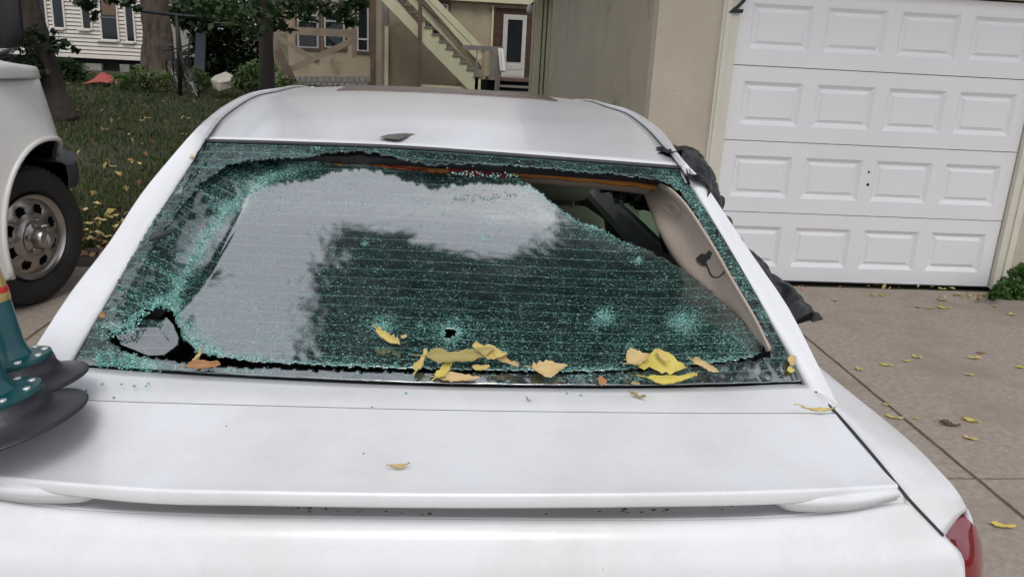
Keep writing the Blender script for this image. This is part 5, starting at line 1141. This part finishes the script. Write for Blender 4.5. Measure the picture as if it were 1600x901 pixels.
# ================================================================ BLACK PLASTIC BAG
bag_top = [(905, 238, 2.9, 1.52), (960, 239, 2.5, 1.53), (1010, 241, 2.25, 1.53), (1055, 239, 2.1, 1.53), (1072, 262, 1.95, 1.47), (1100, 300, 1.9, 1.40), (1150, 370, 1.85, 1.30), (1190, 425, 1.80, 1.24), (1215, 470, 1.75, 1.17), (1240, 506, 1.74, 1.12)]
bt_ = [P(x, y, y=Y) for x, y, Y, z in bag_top]
bag_out = [(940, 226, 3.0), (1000, 232, 2.7), (1062, 234, 2.45), (1100, 252, 2.3), (1122, 281, 2.2), (1126, 316, 2.1), (1128, 356, 2.0), (1192, 412, 1.95), (1240, 458, 1.9), (1281, 500, 1.88)]
bo_ = [P(x, y, y=Y) for x, y, Y in bag_out]
rows = []
for k_, (a, b) in enumerate(zip(bt_, bo_)):
    down = b+np.array([.0, .03, -(.16, .2, .25, .27, .22, .06, .02, .12, .09, .012)[k_]]); rows.append([a+np.array([0, 0, .006]), lerp(a, b, .5)+np.array([0, 0, .015]), b, lerp(b, down, .5)+np.array([.01, 0, 0]), down])
a_ = [cr(r, 20) for r in rows]; b_ = [cr(c, 20) for c in zip(*a_)]
rows = [[p+np.array([1, .3, .8])*(.030*abs(mnoise.noise(Vector((p[0]*11, p[1]*9, p[2]*12))))+.016*abs(mnoise.noise(Vector((p[0]*30+p[1]*12, p[1]*20, p[2]*26))))-.012) for p in r] for r in zip(*b_)]
mb = MB(); mb.grid(rows); mb.build('plastic_bag', M['bag'], None, smooth=True, solid=.0015, label='crumpled black plastic bag covering the side window behind the right roof pillar', cat='bag')

# ================================================================ BACK YARD THINGS
# clothes pole with a cross bar
b = P(281, 141, y=19.5); b[2] = gz(19.5)
cp = empty('clothes_pole', b, 'black clothes pole with a long cross bar beside the thick trunk', 'pole')
tp = P(276, 24, y=19.5); mb = MB(); mb.tube([b, P(279, 80, y=19.5), tp], .045, 10); mb.build('post', M['metalblack'], cp, smooth=True)
mb = MB(); mb.tube([P(215, 17, y=19.5), tp, P(335, 29, y=19.5)], .035, 8); mb.build('cross_bar', M['metalblack'], cp, smooth=True)
mb = MB(); mb.tube([P(335, 35, y=24), P(420, 45, y=24)], .02, 6); mb.build('wire_rail', M['brownwood'], None, smooth=True, label='thin brown rail running behind the slim maple trunk', cat='rail')
# bicycle leaning on the pole
Yb = 19.2
bk = empty('bicycle', P(292, 142, y=Yb)*np.array([1, 1, 0])+np.array([0, 0, gz(Yb)]), 'black bicycle leaning against the clothes pole', 'bicycle')
def bp(px, py, d=0): return P(px, py, y=Yb+d)
def ring_tube(c, rx, u, v, tr, n=28):
    mb = MB(); mb.tube([c+u*rx*math.cos(a)+v*rx*math.sin(a) for a in np.linspace(0, 2*math.pi, n)], tr, 6, cap=False); return mb
wr = .335; c1 = bp(298, 122); u1 = np.array([.62, -.75, -.1]); u1 /= np.linalg.norm(u1); v1 = np.array([-.38, .1, .92]); v1 -= u1*(u1@v1); v1 /= np.linalg.norm(v1)
c1[2] = gz(Yb)+.33; c2 = c1-u1*1.0+np.array([0, .1, .03])
for nm, c_ in (('front_wheel', c1), ('rear_wheel', c2)):
    wh_ = ring_tube(c_, wr, u1, v1, .020).build('wheel', M['tyre'], bk, smooth=True)
    mb = MB()
    for k in range(12):
        a = math.pi*k/6; mb.tube([c_, c_+u1*wr*math.cos(a)+v1*wr*math.sin(a)], .003, 3)
    mb.tube([c_-np.cross(u1, v1)*.04, c_+np.cross(u1, v1)*.04], .02, 6); mb.build('spokes', M['steel'], wh_, kind='stuff')
up_v = v1; head = c1-u1*.18+up_v*.62; seat_t = c2+u1*.28+up_v*.66; bb = c2+u1*.44-up_v*.03
mb = MB()
for a, b in ((c1, head), (head-up_v*.08, bb), (head-up_v*.02, seat_t-up_v*.1), (seat_t-up_v*.1, bb), (bb, c2), (c2, seat_t-up_v*.12)): mb.tube([a, b], .017, 6)
mb.build('frame', M['metalblack'], bk, smooth=True)
side = np.cross(u1, v1); mb = MB(); mb.tube(cr([head-side*.28-u1*.16+up_v*.1, head-side*.22+up_v*.14, head+up_v*.12, head+side*.22+up_v*.14, head+side*.28-u1*.16+up_v*.1], 4), .014, 6); mb.build('handlebar', M['metalblack'], bk, smooth=True)
mb = MB(); rows = [[seat_t+u1*x+side*ww*math.cos(a)+up_v*(.03+.02*math.sin(a)) for a in np.linspace(0, 2*math.pi, 9)[:-1]] for x, ww in ((-.14, .02), (-.12, .08), (0, .06), (.12, .025), (.14, .01))]; mb.grid(rows, closed=True); mb.tube([seat_t-up_v*.1, seat_t+up_v*.03], .013, 6); mb.build('saddle', M['metalblack'], bk, smooth=True)
mb = MB(); mb.lathe([(0, -.01), (.09, -.01), (.09, .01), (0, .01)], Matrix.Translation(Vector(bb+side*.05))@Vector(side).to_track_quat('Z', 'Y').to_matrix().to_4x4(), 16); mb.build('chainring', M['metalblack'], bk)
# cream boat-bow shaped shell
Yc = 19.5; g0 = gz(Yc)
def cp_(px, py, d=0): return P(px, py, y=Yc+d)
sv = [cp_(328, 124), cp_(343, 128, -.22), cp_(369, 124), cp_(365, 117.5, .35), cp_(353, 111.5, .7), cp_(334, 118.5, .35), cp_(334, 139, .05), cp_(343, 144, -.2), cp_(366, 137, .08), cp_(362, 136, 1.), cp_(338, 137, 1.), cp_(348, 119.5, .25)]
mb = MB(); mb.add(sv, [(0, 1, 11, 5), (1, 2, 3, 11), (5, 11, 4), (11, 3, 4), (0, 6, 7, 1), (1, 7, 8, 2), (2, 8, 9, 3), (3, 9, 4), (4, 9, 10), (5, 4, 10), (0, 5, 10, 6), (6, 10, 9, 8, 7)])
mb.build('boat_shell', M['cream_shell'], None, smooth=False, bevel=.03, label='cream pointed shell like a small boat bow, upturned on the lawn edge', cat='boat shell')
# red sheet
c = P(165, 121, y=21.5); c[2] = gz(21.5)
rows = [[c+np.array([x, y, max(0, .27*math.exp(-((x-.02)**2*9+y*y*14))*(1+.5*mnoise.noise(Vector((x*7, y*7, 1)))))+.01]) for x in np.linspace(-.45, .5, 16)] for y in np.linspace(-.3, .3, 10)]
mb = MB(); mb.grid(rows); mb.build('red_cloth', M['redcloth'], None, smooth='auto', label='crumpled red cloth lying below the clapboard house', cat='cloth')

# ================================================================ LEAVES, one by one
RG = np.array([S0(s, t) for s in np.linspace(0, 1, 321) for t in np.linspace(0, 1, 161)]); RGP = proja(RG)
def leaf(name, label, px, py, L, W, ang, matn, surf='deck', curl=.25, tw=0., stem=True, group=None, z=None, tilt=0., cat='leaf', ragged=.2, y=None, lift=.002):
    """L, W metres; ang: direction of the tip in degrees on the surface seen from above (0 = right)"""
    if surf == 'glass':
        i = int(np.argmin(np.hypot(RGP[:, 0]-px, RGP[:, 1]-py))); c = RG[i]+GN*.003; n_ = GN
    elif surf == 'sheet':
        i = int(np.argmin(np.hypot(SPX[:, 0]-px, SPX[:, 1]-py))); c = SV[i]+GN*.004; n_ = GN
    else:
        c = P(px, py, z=z); n_ = np.array([0, 0, 1.])
    ex = np.array([1, 0, 0.]); ex = ex-n_*(ex@n_); ex /= np.linalg.norm(ex); ey = np.cross(n_, ex); a = R_(ang); d = ex*math.cos(a)+ey*math.sin(a); s_ = -ex*math.sin(a)+ey*math.cos(a)
    if tilt: n2 = n_*math.cos(tilt)+s_*math.sin(tilt); s_ = s_*math.cos(tilt)-n_*math.sin(tilt); n_ = n2
    rnd_ = random.Random(int(px*7+py)); nu, nv = 12, 6; rows = []
    for i in range(nu+1):
        u = i/nu; wd = W*.5*(math.sin(math.pi*u**.72)**.62 if 0 < u < 1 else 0)*(1+ragged*2*(rnd_.random()-.5))
        wd = max(wd, .0006); xc = (u-.5)*L; row = []
        for j in range(-nv//2, nv//2+1):
            v = j/(nv/2); th = curl*3.2*abs(v)*1.0; r_ = 1/(curl*3.2+1e-6)
            sx = wd*r_*math.sin(min(th, 2.6))*np.sign(v); hz = wd*r_*(1-math.cos(min(th, 2.6)))+curl*L*.35*(2*u-1)**2*(1+.6*tw*(u-.5))+.0016*rnd_.uniform(-1, 1)+.10*W*math.sin(u*9+py)*v+(.05*W if i % 2 else -.02*W)*abs(v)*(.4+abs(v))
            aa = tw*(u-.5); row.append(c+d*xc+s_*(sx*math.cos(aa)+.10*W*math.sin(u*5+px))+n_*(hz+lift+sx*math.sin(aa)*.6+abs(math.sin(aa))*wd*.5))
        rows.append(row)
    mb = MB(); mb.grid(rows)
    if stem: mb.tube([rows[0][nv//2]+d*.002, rows[0][nv//2]-d*L*.10+n_*.004, rows[0][nv//2]-d*L*.2+n_*.001+s_*L*.05], .0011, 4)
    return mb.build(name, M[matn], None, smooth=True, solid=.0004, label=label, cat=cat, group=group)
def gl(label, px, py, Lp, Wp, ang, mt, **k):
    """leaf sized in photo pixels on the rear window (about 800 px per metre)"""
    return leaf('leaf', label, px, py, Lp/700, Wp/700, ang, mt, **k)
gl('curled yellow leaf lying on the crazed glass above the others', 607, 536, 44, 20, -42, 'yellow', surf='sheet', curl=.5, lift=.006)
gl('tiny orange scrap of leaf on the glass right of the curled leaf', 632, 529, 9, 7, 10, 'peach', surf='sheet', curl=.2, stem=False)
gl('tan curled leaf standing at the lower left of the rear glass', 320, 577, 44, 20, 8, 'tan', surf='glass', curl=.4, tw=1.2, lift=.006)
gl('small upright orange leaf tip behind the tan leaf at lower left', 322, 563, 26, 11, 80, 'peach', surf='glass', curl=.5, tilt=.8, lift=.012, stem=False)
gl('pale yellow leaf standing upright at the left of the leaf cluster', 666, 571, 38, 18, 74, 'yellow', surf='glass', curl=.4, tilt=.5, lift=.008)
gl('long olive leaf arched over the glass edge, largest of the middle cluster', 718, 566, 92, 26, 10, 'olive', surf='glass', curl=.32, lift=.016)
gl('yellow curled end leaf lying over the olive leaf', 762, 562, 50, 24, -14, 'yellow', surf='glass', curl=.4, lift=.018, stem=False)
gl('lemon green leaf crossing below the long olive leaf', 694, 582, 44, 16, 58, 'lemon', surf='glass', curl=.35, lift=.010)
gl('brown edged rolled leaf at the right of the middle cluster', 789, 571, 42, 18, -40, 'peach', surf='glass', curl=.55, lift=.012)
gl('peach folded leaf on the bottom glass edge under the middle cluster', 716, 595, 56, 16, 2, 'peach', surf='glass', curl=.3, lift=.004)
gl('small amber leaf piece tucked under the arched olive leaf', 750, 578, 24, 10, 5, 'yellow', surf='glass', curl=.2, lift=.004, stem=False)
gl('ribbed peach leaf alone between the two leaf clusters', 857, 582, 50, 26, 5, 'peach', surf='glass', curl=.28, lift=.008)
gl('brown leaf on the bottom glass edge right of the ribbed leaf', 939, 597, 16, 14, 80, 'tan', surf='glass', curl=.25, lift=.003, stem=False)
gl('peach spotted leaf at the left of the large lemon leaf', 992, 569, 36, 28, 25, 'peach', surf='glass', curl=.3, lift=.012)
gl('large flat lemon yellow leaf, widest in the right cluster', 1030, 574, 74, 36, -3, 'lemon', surf='glass', curl=.12, lift=.008)
gl('amber scrap lying on top of the large lemon leaf', 1031, 568, 26, 12, -48, 'yellow', surf='glass', curl=.35, lift=.020, stem=False)
gl('curled amber leaf right of the large lemon leaf', 1099, 579, 40, 16, -28, 'peach', surf='glass', curl=.45, lift=.008)
gl('rolled yellow leaf on the glass edge below the lemon leaf', 1046, 596, 72, 18, 4, 'lemon', surf='glass', curl=.45, lift=.003)
gl('tiny green leaf scrap at the glass edge left of the rolled leaf', 993, 602, 12, 6, 5, 'olive', surf='glass', curl=.2, lift=.002, stem=False)
gl('small peach leaf at the right end of the rear window', 1236, 567, 20, 13, 50, 'peach', surf='glass', curl=.3, lift=.004, stem=False)
gl('lime green scrap under the peach leaf at the right window corner', 1233, 579, 12, 12, 85, 'lemon', surf='glass', curl=.15, lift=.002, stem=False)
gl('small orange leaf at the top left corner of the rear window', 300, 250, 10, 8, -20, 'peach', surf='glass', curl=.3, lift=.004, stem=False)
gl('small tan leaf in the left gap of the rear window', 162, 496, 9, 12, 80, 'tan', surf='glass', curl=.3, lift=.004, stem=False)
leaf('leaf', 'curled olive leaf on the white deck below the right leaf cluster', 997, 622, .034, .014, -50, 'olive', z=1.126, curl=.5, tw=1.5)
leaf('leaf', 'long straw coloured leaf in the gap at the right end of the spoiler', 1278, 643, .066, .014, -2, 'yellow', z=1.122, curl=.3)
leaf('leaf', 'small dry brown yellow leaf alone in the middle of the spoiler top', 625, 732, .030, .012, 8, 'peach', z=1.110, curl=.5, tw=1.)
leaf('twig', 'tiny curled black twig on the white deck strip', 826, 627, .010, .003, -50, 'olive', z=1.128, curl=.5, tw=1.5, cat='twig')
# leaves on the drive: (px, py, length, width, angle, material, label)
DL = [(1341, 577, .055, .04, 70, 'yellow', 'round yellow leaf nearest the car on the right drive'), (1385, 571, .085, .03, -8, 'lemon', 'long pale yellow leaf right of the round one on the drive'),
      (1418, 565, .05, .035, 10, 'yellow', 'small yellow leaf, left one of the close pair on the drive'), (1433, 559, .06, .04, -10, 'yellow', 'pale leaf, right one of the close pair on the drive'),
      (1523, 560, .09, .04, 0, 'yellow', 'wide pale yellow leaf below the small tan one on the drive'), (1533, 552, .06, .03, -12, 'tan', 'small tan leaf just above the wide pale leaf'),
      (1515, 586, .06, .028, -5, 'yellow', 'thin yellow leaf between the wide pale leaf and the dead leaf'), (1595, 575, .07, .03, 0, 'lemon', 'yellow leaf at the right frame edge of the drive'),
      (1385, 633, .045, .022, -25, 'yellow', 'small yellow leaf lying on the long drive joint'), (1397, 653, .09, .03, -25, 'yellow', 'long yellow leaf just below the leaf on the joint'),
      (1431, 655, .035, .02, -40, 'yellow', 'small faded scrap right of the joint leaves'), (1517, 658, .09, .035, -35, 'lemon', 'bright yellow leaf right of the brown dead leaf'),
      (1484, 664, .10, .05, -20, 'brownleaf', 'crumpled brown dead leaf on the drive'), (1517, 686, .065, .03, -35, 'yellow', 'yellow leaf below the bright one beside the dead leaf'),
      (1567, 823, .095, .035, -18, 'lemon', 'largest yellow leaf near the tail light'), (1365, 462, .06, .04, 5, 'yellow', 'left yellow leaf of the two in front of the garage door'),
      (1378, 462, .05, .035, -10, 'lemon', 'right yellow leaf of the two in front of the garage door'), (1472, 470, .075, .04, -30, 'olive', 'greenish leaf above the long leaf near the garage'),
      (1475, 482, .12, .04, -4, 'lemon', 'long bright yellow leaf near the garage door'), (1452, 482, .05, .03, 8, 'yellow', 'small leaf touching the left of the long bright leaf'),
      (1435, 480, .05, .035, 0, 'peach', 'faded tan leaf left of the long bright leaf'), (1580, 492, .06, .045, 20, 'yellow', 'pale leaf at the right, below the glossy bush'),
      (1555, 479, .045, .03, -10, 'yellow', 'tiny yellow leaf left of the glossy bush'), (1472, 452, .07, .03, -8, 'yellow', 'yellow leaf lying against the bottom of the garage door'),
      (1498, 461, .07, .04, 10, 'yellow', 'yellow leaf between the garage door and the bush pile'), (1306, 470, .05, .04, 20, 'peach', 'pale crumbled leaf on the drive near the black bag')]
for px, py, L_, W_, an_, mt, lb in DL: leaf('leaf', lb, px, py, L_, W_, an_, mt, z=.002, curl=.25, lift=.003, stem=L_ > .08, group='leaves fallen on the drive')
# yellow leaves at the lawn edge by the van wheel
LEL = ['yellow leaf in the lawn edge drift just right of the van tyre', 'yellow leaf in the middle row of the lawn edge drift', 'yellow leaf at the upper right of the lawn edge drift', 'yellow leaf of the drift touching the view of the van tyre edge', 'leaf in the lawn edge drift above the soil strip, centre', 'yellow leaf of the drift nearest the sedan pillar', 'rightmost yellow leaf of the lawn edge drift', 'lowest yellow leaf of the drift beside the soil strip', 'lowest right leaf of the drift beside the soil strip', 'leaf above the drift next to the van mud flap', 'leaf standing alone above the lawn edge drift', 'single yellow leaf halfway up the lawn left of the sedan roof', 'yellow leaf high on the lawn between trunk and sedan roof, right one', 'yellow leaf high on the lawn between trunk and sedan roof, left one']
for k, (px, py) in enumerate(((138, 352), (158, 346), (176, 340), (128, 362), (150, 366), (182, 356), (196, 348), (140, 375), (168, 372), (134, 330), (152, 320), (178, 262), (230, 186), (222, 190))):
    p = gpt(px, py); o = leaf('leaf', LEL[k], px, py, random.uniform(.09, .13), random.uniform(.05, .07), random.uniform(0, 360), random.choice(['yellow', 'peach', 'yellow']), z=p[2]+.02, curl=.25, lift=.01, group='yellow leaves along the lawn edge')
# loose glass crumbs on the deck
GCL = ['loose crumb below the left corner heap, leftmost on the deck', 'crumb second from the left on the deck below the glass heap', 'largest loose crumb on the deck below the left glass heap', 'crumb just right of the largest loose one on the deck', 'crumb touching the window edge above the largest loose one', 'crumb nearest the farther suction cup dish', 'crumb low on the deck below the largest loose one', 'pale crumb on the deck below the middle leaf cluster', 'small crumb on the deck below the ribbed peach leaf', 'dark crumb on the deck between the twig and the olive leaf']
for k, (px, py, s_) in enumerate(((160, 601, .006), (190, 601, .005), (210, 604, .007), (228, 604, .005), (232, 600, .005), (135, 611, .006), (178, 622, .005), (634, 615, .006), (886, 615, .005), (908, 618, .005))):
    p = P(px, py, z=1.127); mb = MB(); mb.lathe([(0, 0), (s_*.45, .0), (s_*.5, .002), (s_*.4, .003), (0, .0035)], Matrix.Translation(Vector(p)), 6); mb.build('glass_crumb', M['crumb'], None, label=GCL[k], cat='glass crumb', group='glass crumbs on the deck')
